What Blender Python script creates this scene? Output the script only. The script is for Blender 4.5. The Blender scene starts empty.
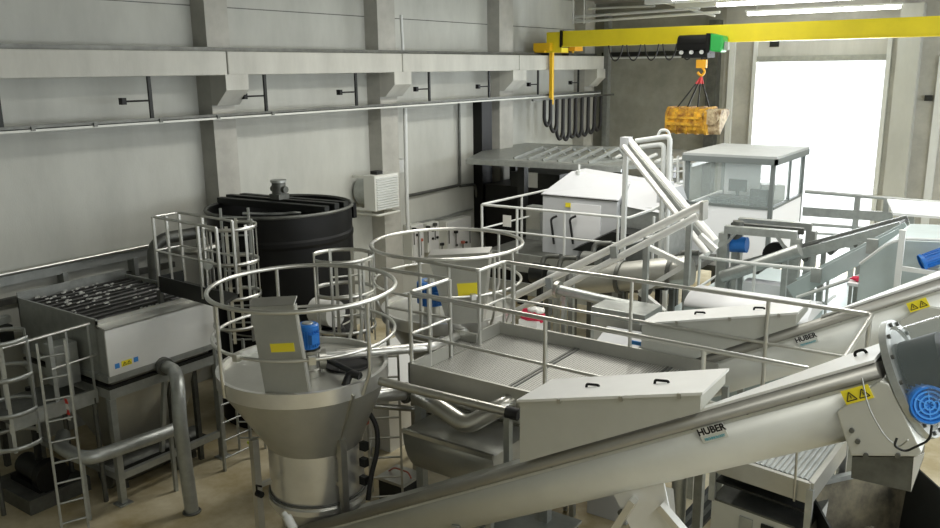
import bpy, math, random
from mathutils import Vector, Matrix
random.seed(7)
S = bpy.context.scene
COL = S.collection
# ------------------------------------------------------------------ camera
F = 830.0; PITCH = 13.2; ROLL = -0.7; YAW = 35.3; CAMZ = 6.0
_y, _p, _r = map(math.radians, (YAW, PITCH, ROLL))
FW = Vector((-math.sin(_y)*math.cos(_p), math.cos(_y)*math.cos(_p), -math.sin(_p)))
_rt = Vector((math.cos(_y), math.sin(_y), 0)); _up = _rt.cross(FW)
RT = _rt*math.cos(_r)+_up*math.sin(_r); UP = -_rt*math.sin(_r)+_up*math.cos(_r)
C0 = Vector((0, 0, CAMZ))
def P(px, py, x=None, y=None, z=None, d=None):
    """world point seen at a photo pixel, on the plane x=, y=, z= or at depth d"""
    v = FW+RT*((px-470)/F)+UP*((264-py)/F)
    if x is not None: t = (x-C0.x)/v.x
    elif y is not None: t = (y-C0.y)/v.y
    elif z is not None: t = (z-C0.z)/v.z
    else: t = d
    return C0+v*t
cam = bpy.data.cameras.new('camera'); co = bpy.data.objects.new('camera', cam); COL.objects.link(co)
cam.sensor_width = 36; cam.lens = 36*F/940; cam.clip_end = 300
M = Matrix((RT, UP, -FW)).transposed().to_4x4(); M.translation = C0
co.matrix_world = M
S.camera = co
# ------------------------------------------------------------------ materials
MATS = {}
def mat(name, col, rough=0.5, metal=0.0, noise=0.0, nscale=4.0, bump=0.0, bscale=60, col2=None, stretch=None, emit=None, alpha=None, trans=None, spec=None):
    m = bpy.data.materials.new(name); m.use_nodes = True; MATS[name] = m
    nt = m.node_tree; b = nt.nodes['Principled BSDF']
    b.inputs['Base Color'].default_value = (*col, 1); b.inputs['Roughness'].default_value = rough
    b.inputs['Metallic'].default_value = metal
    if spec is not None: b.inputs['Specular IOR Level'].default_value = spec
    tc = nt.nodes.new('ShaderNodeTexCoord'); mp = nt.nodes.new('ShaderNodeMapping')
    nt.links.new(tc.outputs['Object'], mp.inputs['Vector'])
    if stretch: mp.inputs['Scale'].default_value = stretch
    if noise or col2:
        n = nt.nodes.new('ShaderNodeTexNoise'); n.inputs['Scale'].default_value = nscale
        n.inputs['Detail'].default_value = 6; n.inputs['Roughness'].default_value = 0.65
        nt.links.new(mp.outputs[0], n.inputs['Vector'])
        r = nt.nodes.new('ShaderNodeValToRGB')
        c2 = col2 if col2 else tuple(max(0, c*(1-noise)) for c in col)
        r.color_ramp.elements[0].position = 0.35; r.color_ramp.elements[1].position = 0.65
        r.color_ramp.elements[0].color = (*c2, 1); r.color_ramp.elements[1].color = (*col, 1)
        nt.links.new(n.outputs['Fac'], r.inputs[0]); nt.links.new(r.outputs[0], b.inputs['Base Color'])
    if bump:
        n2 = nt.nodes.new('ShaderNodeTexNoise'); n2.inputs['Scale'].default_value = bscale; n2.inputs['Detail'].default_value = 4
        nt.links.new(mp.outputs[0], n2.inputs['Vector'])
        bp = nt.nodes.new('ShaderNodeBump'); bp.inputs['Strength'].default_value = bump; bp.inputs['Distance'].default_value = 0.01
        nt.links.new(n2.outputs['Fac'], bp.inputs['Height']); nt.links.new(bp.outputs[0], b.inputs['Normal'])
    if emit:
        b.inputs['Emission Color'].default_value = (*col, 1); b.inputs['Emission Strength'].default_value = emit
    if trans:
        b.inputs['Transmission Weight'].default_value = trans; b.inputs['IOR'].default_value = 1.1
    if alpha: b.inputs['Alpha'].default_value = alpha
    return m
mat('concrete_wall', (0.52, 0.53, 0.485), 0.85, noise=0.16, nscale=1.1, bump=0.25, stretch=(1, 1, 0.35))
mat('concrete_column', (0.46, 0.455, 0.41), 0.85, noise=0.22, nscale=1.6, bump=0.25)
mat('concrete_beam', (0.54, 0.54, 0.49), 0.85, noise=0.2, nscale=1.3, bump=0.25, stretch=(1, 1, 0.3))
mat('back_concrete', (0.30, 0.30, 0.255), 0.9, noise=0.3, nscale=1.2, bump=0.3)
mat('floor_concrete', (0.64, 0.58, 0.42), 0.5, nscale=0.9, col2=(0.36, 0.29, 0.15), bump=0.15, bscale=12)
mat('ceiling_paint', (0.32, 0.32, 0.29), 0.9, noise=0.1)
mat('white_steel', (0.66, 0.68, 0.66), 0.55, noise=0.05)
mat('stainless', (0.50, 0.495, 0.45), 0.32, 0.9, noise=0.16, nscale=3.0)
mat('stainless_sheet', (0.50, 0.50, 0.455), 0.38, 0.7, noise=0.12, nscale=2.0)
mat('stainless_bright', (0.74, 0.74, 0.71), 0.3, 0.8, noise=0.1, nscale=2.5)
mat('conveyor_sheet', (0.56, 0.57, 0.525), 0.5, 0.35, noise=0.07, nscale=2.0)
mat('shaded_casing', (0.34, 0.335, 0.30), 0.45, 0.6, noise=0.15, nscale=2.0)  # darker than the trough sheet: the bulge's own shading is put into the colour
mat('pale_tube', (0.88, 0.88, 0.85), 0.35, 0.35)
mat('rail_steel', (0.66, 0.66, 0.62), 0.3, 0.9)
mat('galvanised', (0.43, 0.45, 0.43), 0.4, 0.6, noise=0.2, nscale=7)
mat('dull_steel', (0.16, 0.165, 0.15), 0.5, 0.7, noise=0.35, nscale=5)
mat('dark_steel', (0.02, 0.022, 0.02), 0.5, 0.4, noise=0.3, nscale=5)
mat('black_plastic', (0.006, 0.006, 0.0055), 0.45, spec=0.25, noise=0.3, nscale=3)
mat('black_rubber', (0.01, 0.01, 0.01), 0.6)
mat('wet_black', (0.006, 0.006, 0.006), 0.35, nscale=9, col2=(0.014, 0.014, 0.013), bump=0.5, bscale=20)
mat('foam', (0.75, 0.76, 0.72), 0.7, noise=0.5, nscale=20)
mat('motor_blue', (0.02, 0.17, 0.55), 0.35, noise=0.15, nscale=9)
mat('crane_yellow', (0.80, 0.66, 0.015), 0.45, noise=0.08, nscale=2)
mat('carriage_yellow', (0.85, 0.52, 0.01), 0.5, noise=0.1)
mat('grab_yellow', (0.80, 0.45, 0.03), 0.7, nscale=4.5, col2=(0.22, 0.09, 0.015), bump=0.4, bscale=15)
mat('grab_inside', (0.62, 0.52, 0.33), 0.7, nscale=5, col2=(0.16, 0.09, 0.04))
mat('grit_brown', (0.16, 0.14, 0.09), 0.6, nscale=3, col2=(0.03, 0.028, 0.02))
mat('hoist_green', (0.03, 0.42, 0.08), 0.4)
mat('hook_orange', (0.85, 0.42, 0.02), 0.5)
mat('sling_red', (0.6, 0.05, 0.05), 0.6)
mat('warning_yellow', (0.85, 0.72, 0.03), 0.5)
mat('sticker_blue', (0.05, 0.25, 0.65), 0.5)
mat('sticker_black', (0.01, 0.01, 0.012), 0.5)
mat('sticker_teal', (0.10, 0.42, 0.50), 0.5)
mat('cover_grey', (0.80, 0.81, 0.79), 0.45, 0.25, noise=0.06, nscale=2)
mat('enclosure_white', (0.56, 0.575, 0.59), 0.5, noise=0.05, nscale=2)
mat('heater_grey', (0.66, 0.67, 0.62), 0.5)
mat('cabin_frame', (0.16, 0.18, 0.175), 0.5)
mat('cabin_roof', (0.42, 0.44, 0.43), 0.6, noise=0.1)
mat('cabin_panel', (0.85, 0.86, 0.87), 0.5)
mat('teal_grey', (0.52, 0.60, 0.60), 0.5, 0.3, noise=0.12, nscale=2)
mat('red_cloth', (0.62, 0.02, 0.07), 0.7)
mat('white_bag', (0.8, 0.8, 0.76), 0.7, noise=0.1)
mat('tape_red', (0.7, 0.05, 0.04), 0.6)
mat('ground_outside', (0.72, 0.72, 0.70), 0.9)
mat('lamp_white', (1.0, 0.99, 0.95), 0.5, emit=9.0)
mat('clear_cover', (0.25, 0.3, 0.3), 0.06, alpha=0.32)
mat('glass', (0.75, 0.85, 0.84), 0.05, alpha=0.22)
mat('reddish_valve', (0.4, 0.12, 0.08), 0.6)
mat('lime', (0.6, 0.75, 0.03), 0.5)
# perforated grating material: no real holes, openings painted as dark cells in a grid
def grating_mat(name, base, dark, sx, sy):
    m = bpy.data.materials.new(name); m.use_nodes = True; MATS[name] = m; nt = m.node_tree; b = nt.nodes['Principled BSDF']
    tc = nt.nodes.new('ShaderNodeTexCoord'); mp = nt.nodes.new('ShaderNodeMapping'); mp.inputs['Scale'].default_value = (sx, sy, 1)
    ck = nt.nodes.new('ShaderNodeTexBrick'); ck.offset = 0.0
    ck.inputs['Scale'].default_value = 1; ck.inputs['Mortar Size'].default_value = 0.13; ck.inputs['Brick Width'].default_value = 1; ck.inputs['Row Height'].default_value = 1
    ck.inputs['Color1'].default_value = (*dark, 1); ck.inputs['Color2'].default_value = (*dark, 1); ck.inputs['Mortar'].default_value = (*base, 1)
    nt.links.new(tc.outputs['Object'], mp.inputs[0]); nt.links.new(mp.outputs[0], ck.inputs['Vector'])
    nt.links.new(ck.outputs['Color'], b.inputs['Base Color']); b.inputs['Roughness'].default_value = 0.45; b.inputs['Metallic'].default_value = 0.6
grating_mat('grating', (0.50, 0.50, 0.46), (0.15, 0.15, 0.14), 30, 30)
# ------------------------------------------------------------------ mesh builder
def rounded(pts, rad, n=5):
    pts = [Vector(p) for p in pts]
    if rad <= 0 or len(pts) < 3: return pts
    out = [pts[0]]
    for i in range(1, len(pts)-1):
        a, b, c = pts[i-1], pts[i], pts[i+1]
        u = a-b; w = c-b; lu, lw = u.length, w.length
        if lu < 1e-5 or lw < 1e-5: continue
        t = min(rad, lu*0.45, lw*0.45); p0 = b+u/lu*t; p2 = b+w/lw*t
        for k in range(n+1):
            s = k/n; out.append(p0*(1-s)**2+b*2*s*(1-s)+p2*s*s)
    out.append(pts[-1]); return out
class MB:
    def __init__(s): s.v = []; s.f = []; s.sm = []
    def _add(s, vs, fs, smooth=False):
        o = len(s.v); s.v += [Vector(v) for v in vs]
        for f in fs: s.f.append([i+o for i in f]); s.sm.append(smooth)
        return s
    def box(s, a, b):
        (x0, y0, z0), (x1, y1, z1) = a, b
        return s.hexa([(x0,y0,z0),(x1,y0,z0),(x1,y1,z0),(x0,y1,z0),(x0,y0,z1),(x1,y0,z1),(x1,y1,z1),(x0,y1,z1)])
    def cbox(s, c, size, rz=0, mtx=None):
        hx, hy, hz = (k/2 for k in size); c = Vector(c)
        R = mtx if mtx is not None else Matrix.Rotation(rz, 3, 'Z')
        vs = [c+R@Vector((sx*hx, sy*hy, sz*hz)) for sz in (-1, 1) for sx, sy in ((-1,-1),(1,-1),(1,1),(-1,1))]
        return s.hexa(vs)
    def hexa(s, v8): return s._add(v8, [(3,2,1,0),(4,5,6,7),(0,1,5,4),(1,2,6,5),(2,3,7,6),(3,0,4,7)])
    def prism(s, poly, vec):
        n = len(poly); vec = Vector(vec); a = [Vector(p) for p in poly]; b = [p+vec for p in a]
        return s._add(a+b, [list(range(n))[::-1], list(range(n, 2*n))]+[(i, (i+1) % n, n+(i+1) % n, n+i) for i in range(n)])
    def plate(s, quad, th=0.01):
        q = [Vector(p) for p in quad]; n = (q[1]-q[0]).cross(q[-1]-q[0]).normalized()
        return s.prism([p-n*th/2 for p in q], n*th)
    def bar(s, p0, p1, w, h=None, up=(0, 0, 1)):
        h = h or w; p0 = Vector(p0); p1 = Vector(p1); d = (p1-p0).normalized(); u = Vector(up)
        if abs(d.dot(u)) > 0.97: u = Vector((0, 1, 0))
        r = d.cross(u).normalized(); u = r.cross(d)
        vs = [p+r*a*w/2+u*b*h/2 for p in (p0, p1) for a, b in ((-1,-1),(1,-1),(1,1),(-1,1))]
        return s.hexa(vs)
    def tube(s, pts, r, seg=10, rad=0.0, cap=True):
        pts = rounded(pts, rad); n = len(pts)
        T = []
        for i in range(n):
            a = pts[max(i-1, 0)]; b = pts[min(i+1, n-1)]; T.append((b-a).normalized())
        u = T[0].cross(Vector((0, 0, 1)))
        if u.length < 1e-3: u = T[0].cross(Vector((1, 0, 0)))
        u.normalize(); vs = []
        for i in range(n):
            u = (u-T[i]*u.dot(T[i])).normalized(); w = T[i].cross(u)
            rr = r[i] if isinstance(r, (list, tuple)) else r
            vs += [pts[i]+(u*math.cos(2*math.pi*k/seg)+w*math.sin(2*math.pi*k/seg))*rr for k in range(seg)]
        fs = [(i*seg+k, i*seg+(k+1) % seg, (i+1)*seg+(k+1) % seg, (i+1)*seg+k) for i in range(n-1) for k in range(seg)]
        s._add(vs, fs, True)
        if cap:
            s._add(vs[:seg], [list(range(seg))[::-1]]); s._add(vs[-seg:], [list(range(seg))])
        return s
    def ring(s, c, R, r, seg=48, rs=8, a0=0, a1=360, tilt=None):
        c = Vector(c); full = abs(a1-a0) >= 360; N = seg if full else seg+1; vs = []
        for i in range(N):
            t = math.radians(a0+(a1-a0)*i/seg); o = Vector((math.cos(t), math.sin(t), 0))
            vs += [c+o*(R+r*math.cos(2*math.pi*k/rs))+Vector((0, 0, r*math.sin(2*math.pi*k/rs))) for k in range(rs)]
        m = N if full else N-1
        return s._add(vs, [(i*rs+k, ((i+1) % N)*rs+k, ((i+1) % N)*rs+(k+1) % rs, i*rs+(k+1) % rs) for i in range(m) for k in range(rs)], True)
    def lathe(s, c, prof, seg=48, axis=None, smooth=True, c2=None):
        """prof: list of (radius, height[, dx, dy])"""
        c = Vector(c); Q = Matrix.Identity(3) if axis is None else Vector((0, 0, 1)).rotation_difference(Vector(axis)).to_matrix()
        vs = []
        for p in prof:
            dx, dy = (p[2], p[3]) if len(p) > 2 else (0, 0)
            vs += [c+Q@Vector((p[0]*math.cos(2*math.pi*k/seg)+dx, p[0]*math.sin(2*math.pi*k/seg)+dy, p[1])) for k in range(seg)]
        n = len(prof)
        # separate verts per band keep edges crisp where the profile repeats a point
        for i in range(n-1):
            if prof[i][0] == prof[i+1][0] and prof[i][1] == prof[i+1][1]: continue
            s._add(vs[i*seg:(i+2)*seg], [(k, (k+1) % seg, seg+(k+1) % seg, seg+k) for k in range(seg)], smooth)
        return s
    def cyl(s, p0, p1, r, seg=24):
        p0 = Vector(p0); p1 = Vector(p1); L = (p1-p0).length
        return s.lathe(p0, [(0.0001, 0), (r, 0), (r, L), (0.0001, L)], seg, axis=(p1-p0).normalized())
    def build(s, name, m, parent=None, bevel=0.0, label=None):
        me = bpy.data.meshes.new(name)
        if parent is not None: org = ORG[parent.name]
        else:
            xs = [v.x for v in s.v]; ys = [v.y for v in s.v]; zs = [v.z for v in s.v]
            org = Vector(((min(xs)+max(xs))/2, (min(ys)+max(ys))/2, min(zs)))
        org = Vector(org)
        me.from_pydata([v-org for v in s.v], [], s.f)
        for p, q in zip(me.polygons, s.sm): p.use_smooth = q
        me.materials.append(MATS[m] if isinstance(m, str) else m)
        o = bpy.data.objects.new(name, me); COL.objects.link(o)
        if parent is not None: o.parent = parent
        else: o.location = org
        ORG[o.name] = org
        if bevel:
            bv = o.modifiers.new('bevel', 'BEVEL'); bv.width = bevel; bv.segments = 2; bv.limit_method = 'ANGLE'
        if label: o['label'] = label
        return o
ORG = {}
def tag(o, label=None, cat=None, group=None, kind=None):
    if label: o['label'] = label
    if cat: o['category'] = cat
    if group: o['group'] = group
    if kind: o['kind'] = kind
    return o
def thing(name, loc, label, cat, group=None):
    o = bpy.data.objects.new(name, None); COL.objects.link(o); o.location = Vector(loc); o.empty_display_size = 0.2
    ORG[o.name] = Vector(loc); return tag(o, label, cat, group)
def sm(path_fn): return path_fn
def text_mesh(body, size, o, xd, yd, m, parent, name='lettering', depth=0.002):
    cu = bpy.data.curves.new('t', 'FONT'); cu.body = body; cu.size = size; cu.extrude = depth; cu.align_x = 'CENTER'; cu.align_y = 'CENTER'; cu.offset = size*0.028
    t = bpy.data.objects.new('t', cu); COL.objects.link(t); bpy.context.view_layer.update()
    me = bpy.data.meshes.new_from_object(t.evaluated_get(bpy.context.evaluated_depsgraph_get()))
    bpy.data.objects.remove(t)
    xd = Vector(xd).normalized(); yd = Vector(yd).normalized(); n = xd.cross(yd)
    Mx = Matrix((xd, yd, n)).transposed(); org = ORG[parent.name]
    for v in me.vertices: v.co = Vector(o)-org+Mx@v.co
    me.materials.clear(); me.materials.append(MATS[m])
    ob = bpy.data.objects.new(name, me); COL.objects.link(ob); ob.parent = parent; ORG[ob.name] = org
    return ob
def struct(mb, name, m, **k):
    o = mb.build(name, m, **k); o['kind'] = 'structure'; return o
def triangles(o, xd, yd, s, n, parent, name='warning_sign'):
    """outline triangles side by side on a yellow warning plate"""
    xd = Vector(xd).normalized(); yd = Vector(yd).normalized(); nn = xd.cross(yd); mb = MB()
    for k in range(n):
        c = Vector(o)+xd*(k-(n-1)/2)*s*1.25+nn*0.004
        a = [c-xd*s/2-yd*s*0.4, c+xd*s/2-yd*s*0.4, c+yd*s*0.45]
        for i in range(3): mb.bar(a[i], a[(i+1) % 3], s*0.09, 0.003, up=nn)
        mb.bar(c-yd*s*0.2, c+yd*s*0.15, s*0.08, 0.003, up=nn)
    return mb.build(name, 'sticker_black', parent)
# ================================================================== SETTING
XW = -13.4; YB = 26.5; CZ = 8.1
struct(MB().box((XW-0.3, -3, -0.3), (5.5, YB+0.3, 0)), 'floor', 'floor_concrete')
struct(MB().box((XW-0.3, -3, 0), (XW, YB+0.3, CZ)), 'wall_left', 'concrete_wall')
DL, DR, DT = -7.86, -4.27, 6.28
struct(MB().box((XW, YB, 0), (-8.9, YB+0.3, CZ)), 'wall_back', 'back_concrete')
struct(MB().box((-8.9, YB, 0), (DL-0.12, YB+0.3, CZ)).box((DR+0.12, YB, 0), (5.5, YB+0.3, CZ)).box((DL-0.12, YB, 6.95), (DR+0.12, YB+0.3, CZ)), 'wall_back', 'concrete_column')
struct(MB().box((XW-0.3, -3.3, CZ), (5.8, YB+0.3, CZ+0.2)), 'ceiling', 'ceiling_paint')
struct(MB().box((5.5, -3, 0), (5.8, YB+0.3, 3.6)).box((5.5, -3, 3.6), (5.8, 4, CZ)).box((5.5, 25, 3.6), (5.8, YB+0.3, CZ)).box((5.5, 4, 6.8), (5.8, 25, CZ)), 'wall_right', 'concrete_wall')
struct(MB().box((XW-0.3, -3.3, 0), (5.8, -3, CZ)), 'wall_front', 'concrete_wall')
# door
dr = struct(MB().box((DL-0.12, YB-0.1, 0), (DL, YB+0.1, 6.95)).box((DR, YB-0.1, 0), (DR+0.12, YB+0.1, 6.95)), 'door_1', 'white_steel')
MB().box((DL, YB-0.06, DT), (DR, YB+0.02, 6.95)).build('door_panel', 'concrete_beam', dr)
MB().box((DL, YB-0.12, DT-0.17), (DR, YB+0.0, DT)).build('bottom_rail', 'galvanised', dr)
MB().box((DL+0.35, YB-0.1, 6.55), (DL+0.62, YB-0.05, 6.75)).build('panel_window', 'dark_steel', dr)
# closed door / dark wall panels on the back wall, left half
struct(MB().box((-13.1, YB-0.06, 6.28), (-9.3, YB, 6.33)), 'trim_1', 'white_steel')
struct(MB().box((-13.1, YB-0.1, 6.36), (-9.3, YB, 6.5)), 'trim_2', 'dark_steel')
a = P(715, 60, y=YB-0.3); b = P(709, 60, y=YB-0.3)
struct(MB().box((-9.32, YB-0.35, 0), (-9.0, YB, 7.4)), 'trim_3', 'dull_steel')
struct(MB().box((-8.72, YB-0.12, 0), (-8.55, YB, 7.2)), 'trim_4', 'white_steel')
struct(MB().box((-3.95, YB-0.5, 0), (-3.4, YB, 7.6)), 'trim_5', 'concrete_wall')
struct(MB().box((-2.95, YB-0.1, 0), (-2.75, YB, 6.2)), 'trim_6', 'white_steel')
struct(MB().box((XW+0.45, YB-0.25, 0), (XW+0.62, YB, 7.8)), 'trim_7', 'galvanised')
tag(MB().box((-3.2, YB-0.12, 5.0), (-3.0, YB, 5.15)).build('wall_socket', 'dark_steel'), 'small dark socket box on the back wall right of the bright doorway', 'socket')
for i, z in enumerate((7.2,)):
    struct(MB().box((XW-0.01, -2.9, z), (XW+0.004, 26.4, z+0.02)), 'trim_%d' % (40+i), 'dull_steel')
# columns on the left wall
for i, (y0, y1) in enumerate(((4.6, 5.15), (10.1, 10.62), (14.84, 15.45), (19.9, 20.6), (25.0, 25.6))):
    if i == 0: continue
    struct(MB().box((XW, y0, 0), (-13.0, y1, CZ)), 'trim_%d' % (8+i), 'concrete_column')
    # corbel under the crane beam
    struct(MB().prism([(-13.0, y0, 5.96), (-12.55, y0, 5.96), (-12.55, y0, 5.68), (-12.85, y0, 5.4), (-13.0, y0, 5.4)][::-1], (0, y1-y0, 0)), 'trim_%d' % (14+i), 'concrete_beam')
for i, (y0, y1) in enumerate(((-2, 10.2), (10.22, 15.2), (15.22, 20.3), (20.32, 25.6))):
    struct(MB().box((-13.0, y0, 5.95), (-12.6, y1-0.01, 6.37)), 'trim_%d' % (20+i), 'concrete_beam', bevel=0.015)
t = struct(MB().box((-13.02, -2, 6.37), (-12.85, 25.6, 6.45)), 'trim_25', 'dull_steel')
# cable tray ledge hung under the crane beam
ld = thing('cable_tray', (-12.7, 12, 5.2), 'long grey steel cable tray hung under the concrete crane beam on the left wall', 'cable tray')
MB().box((XW, -2, 5.2), (-12.6, 25.4, 5.215)).box((-12.61, -2, 5.2), (-12.6, 25.4, 5.26)).build('tray', 'dull_steel', ld)  # dark steel here: the shadow on the ledge is put into its colour
MB().box((-12.64, -2, 5.165), (-12.595, 25.4, 5.2)).build('edge_strip', 'heater_grey', ld)
for y in (6.1, 8.61, 11.14, 13.71, 16.31, 18.92, 21.5, 24.0):
    h = MB().box((-12.72, y-0.03, 5.2), (-12.68, y+0.03, 5.96)).build('hanger', 'dark_steel', ld)
    MB().tube([(-12.7, y, 5.55), (-12.7, y-0.48, 5.55)], 0.018, 6).box((-12.75, y-0.56, 5.50), (-12.65, y-0.48, 5.61)).build('bolt_arm', 'black_plastic', h)
for y in (6.5, 7.5, 8.7, 9.9, 11.2):
    MB().box((-12.62, y-0.03, 5.18), (-12.57, y+0.03, 5.24)).build('clip', 'dull_steel', ld)
a = P(480.5, 130, x=-13.15); b = P(490.5, 130, x=-13.15)
struct(MB().box((XW, a.y, 1.5), (-13.1, b.y, 5.15)), 'trim_26', 'black_plastic')
# lower duct along the left wall behind the screen
lo = thing('wall_trunking', (XW+0.1, 5, 2.6), 'low grey cable trunking on the left wall behind the open screen tank', 'trunking')
MB().box((XW, -2, 2.78), (XW+0.16, 10.0, 2.93)).build('trunk', 'galvanised', lo)
MB().tube([(XW+0.22, -2, 2.98), (XW+0.22, 8.6, 2.98), (XW+0.22, 9.9, 3.05)], 0.035, 8).build('conduit', 'rail_steel', lo)
MB().box((XW, -2, 2.45), (XW+0.1, 9.2, 2.55)).build('lower_rail', 'dull_steel', lo)
for y in (5.4, 7.0, 8.3):
    MB().box((XW, y, 2.35), (XW+0.2, y+0.08, 2.8)).build('bracket', 'galvanised', lo)
# ceiling pipes / lattice and light strips
for i, (a, b, r) in enumerate((((505, 12), (655, 6), .035), ((560, 18), (700, 8), .045), ((525, 10), (590, 22), .03), ((640, -4), (715, 16), .035), ((575, 22), (720, 12), .04))):
    p0 = P(*a, y=25.2-i*0.2); p1 = P(*b, y=25.2-i*0.2)
    tag(MB().tube([p0, p1], r, 8).build('ceiling_pipe', 'white_steel'), None)
    o = bpy.context.scene.collection.objects[-1]
    tag(o, ['thin white pipe under the ceiling left of the crane beam', 'upper white ceiling pipe just above the crane beam', 'short sloping white pipe above the crane end carriage', 'steep white ceiling brace above the green hoist', 'lowest white pipe running close along the crane beam'][i], 'pipe')
for i, y in enumerate((18.0, 20.2, 22.4, 24.6)):
    t = struct(MB().box((-9.8, y-0.1, CZ-0.42), (4, y+0.1, CZ)), 'trim_%d' % (30+i), 'white_steel')
for i, (px, py) in enumerate(((505, 0), (528, 0), (573, 0), (584, 0))):
    p = P(px, 14, y=23.5+i*0.2)
    tag(MB().tube([(p.x, p.y, p.z-0.3), (p.x, p.y, CZ)], 0.02, 6).build('drop_rod', 'white_steel'), 'thin white ceiling rods above the left end of the crane beam', 'rod', 'ceiling drop rods')
for i, (x0, x1, y, z) in enumerate(((-8.2, -4.4, 23.4, 7.62), (-7.9, -3.8, 25.2, 7.45), (-8.6, -5.2, 21.2, 7.68))):
    L = thing('strip_light', ((x0+x1)/2, y, z), ['bright ceiling strip light nearer the camera of the pair above the doorway', 'bright ceiling strip light closest to the back wall above the doorway', 'ceiling strip light in front of the others, cut by the top of the photo'][i], 'strip light', 'ceiling strip lights')
    MB().box((x0, y-0.11, z+0.07), (x1, y+0.11, z+0.12)).build('housing', 'white_steel', L)
    MB().cyl((x0+0.05, y, z+0.02), (x1-0.05, y, z+0.02), 0.05, 12).build('tube', 'lamp_white', L)
    MB().tube([(x0+0.3, y, z+0.1), (x0+0.3, y, CZ)], 0.01, 5).tube([(x1-0.3, y, z+0.1), (x1-0.3, y, CZ)], 0.01, 5).build('suspension', 'white_steel', L)
# ================================================================== OVERHEAD CRANE
CY = 22.0
gb = thing('overhead_crane', (-7, CY, 6.37), 'yellow overhead bridge crane spanning the hall below the ceiling', 'crane')
MB().box((-12.1, CY-0.16, 6.62), (4.5, CY+0.16, 7.04)).box((-12.1, CY-0.22, 6.60), (4.5, CY+0.22, 6.63)).build('girder', 'crane_yellow', gb)
ay = P(551.5, 75, x=-12.5).y
MB().box((-12.95, ay-0.25, 6.45), (-12.6, CY+1.5, 6.68)).build('end_carriage', 'carriage_yellow', gb, bevel=0.01)
MB().box((-12.6, CY-0.2, 6.45), (-12.1, CY+0.2, 7.02)).build('end_connection', 'crane_yellow', gb)
MB().box((-12.14, CY-0.24, 6.58), (-12.08, CY+0.24, 7.06)).build('joint_flange', 'black_plastic', gb)
a = P(549, 50, y=CY-0.95); b = P(549, 98, y=CY-0.95)
MB().box((-12.55, ay-0.05, 4.95), (-12.45, ay+0.06, 6.6)).box((-12.95, ay-0.3, 6.5), (-12.4, ay+0.12, 6.72)).build('drop_arm', 'carriage_yellow', gb)
for dy in (0.0, 1.25):
    MB().cyl((-12.95, CY+dy, 6.5), (-12.6, CY+dy, 6.5), 0.12, 16).build('wheel', 'dull_steel', gb)
MB().box((-12.5, CY+0.8, 6.5), (-12.2, CY+1.3, 6.75)).build('drive_motor', 'hook_orange', gb)
# festoon under the girder
fs = thing('festoon_cable', (-10, CY, 6.3), 'row of thin black cable loops hanging under the yellow crane girder', 'cable')
for k in range(6):
    x0 = P(608+k*18, 50, y=CY-0.3).x; x1 = P(608+(k+1)*18-4, 50, y=CY-0.3).x
    dep = 0.42
    pts = [Vector((x0+(x1-x0)*s/12, CY-0.26, 6.6-dep*math.sin(math.pi*s/12)**0.6)) for s in range(13)]
    MB().tube(pts, 0.018, 6).build('cable_loop', 'black_rubber', fs)
# festoon under the cable tray, along the wall
fw = thing('hanging_cable_festoon', (-12.5, 22.5, 4.2), 'bunch of long thick black cable loops hanging under the tray at the crane end', 'cable')
MB().box((-12.56, 20.9, 5.08), (-12.5, 26.2, 5.14)).build('track', 'dull_steel', fw)
for k in range(9):
    p = P(546+k*6.3, 96, x=-12.45); q = P(552.0+k*6.3, 96, x=-12.45)
    dep = (0.75, 0.95, 1.2, 1.25, 1.2, 1.2, 1.2, 1.15, 1.1)[k]; h = (q.y-p.y)
    pts = [(-12.5, p.y, 5.1), (-12.5, p.y, 5.1-dep+0.15), (-12.5, p.y+h*0.5, 5.1-dep-0.05), (-12.5, q.y, 5.1-dep+0.15), (-12.5, q.y, 5.1)]
    MB().tube(pts, 0.055, 8, rad=0.12).build('cable_loop', 'black_rubber', fw)
# hoist
hx = P(706, 42, y=CY-0.35).x
ho = thing('chain_hoist', (hx, CY, 6.2), 'black and green electric hoist trolley on the yellow crane girder', 'hoist')
yy = CY-0.42
MB().cyl((hx-0.68, yy, 6.60), (hx+0.1, yy, 6.60), 0.2, 24).box((hx-0.68, yy-0.2, 6.42), (hx+0.1, yy+0.2, 6.56)).build('drum_housing', 'black_plastic', ho)
MB().box((hx+0.1, yy-0.22, 6.34), (hx+0.2, yy+0.22, 6.82)).build('gear_flange', 'black_plastic', ho)
MB().prism([(hx+0.2, yy-0.22, 6.38), (hx+0.5, yy-0.22, 6.34), (hx+0.54, yy-0.22, 6.74), (hx+0.2, yy-0.22, 6.82)][::-1], (0, 0.44, 0)).build('motor_cover', 'hoist_green', ho, bevel=0.04)
MB().box((hx-0.6, yy-0.05, 6.22), (hx+0.1, yy+0.5, 6.42)).box((hx-0.5, yy+0.15, 6.4), (hx+0.1, yy+0.75, 6.58)).build('trolley_frame', 'dark_steel', ho)
for k in range(3):
    MB().cyl((hx-0.55+k*0.27, yy-0.16, 6.36), (hx-0.55+k*0.27, yy-0.22, 6.36), 0.05, 12).build('trolley_wheel', 'white_steel', ho)
MB().box((hx+0.53, yy-0.08, 6.4), (hx+0.62, yy+0.1, 6.6)).build('brake_box', 'galvanised', ho)
gx = P(702, 60, y=yy).x; gz = P(702, 66, y=yy).z
MB().tube([(gx, yy, 6.3), (gx, yy, gz+0.1)], 0.03, 6).build('lifting_chain', 'dark_steel', ho)
MB().box((gx-0.13, yy-0.06, gz-0.05), (gx+0.13, yy+0.06, gz+0.16)).tube([(gx, yy, gz), (gx+0.1, yy, gz-0.15), (gx, yy, gz-0.26), (gx-0.1, yy, gz-0.16)], 0.035, 8, rad=0.06).build('hook_block', 'hook_orange', ho)
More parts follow.
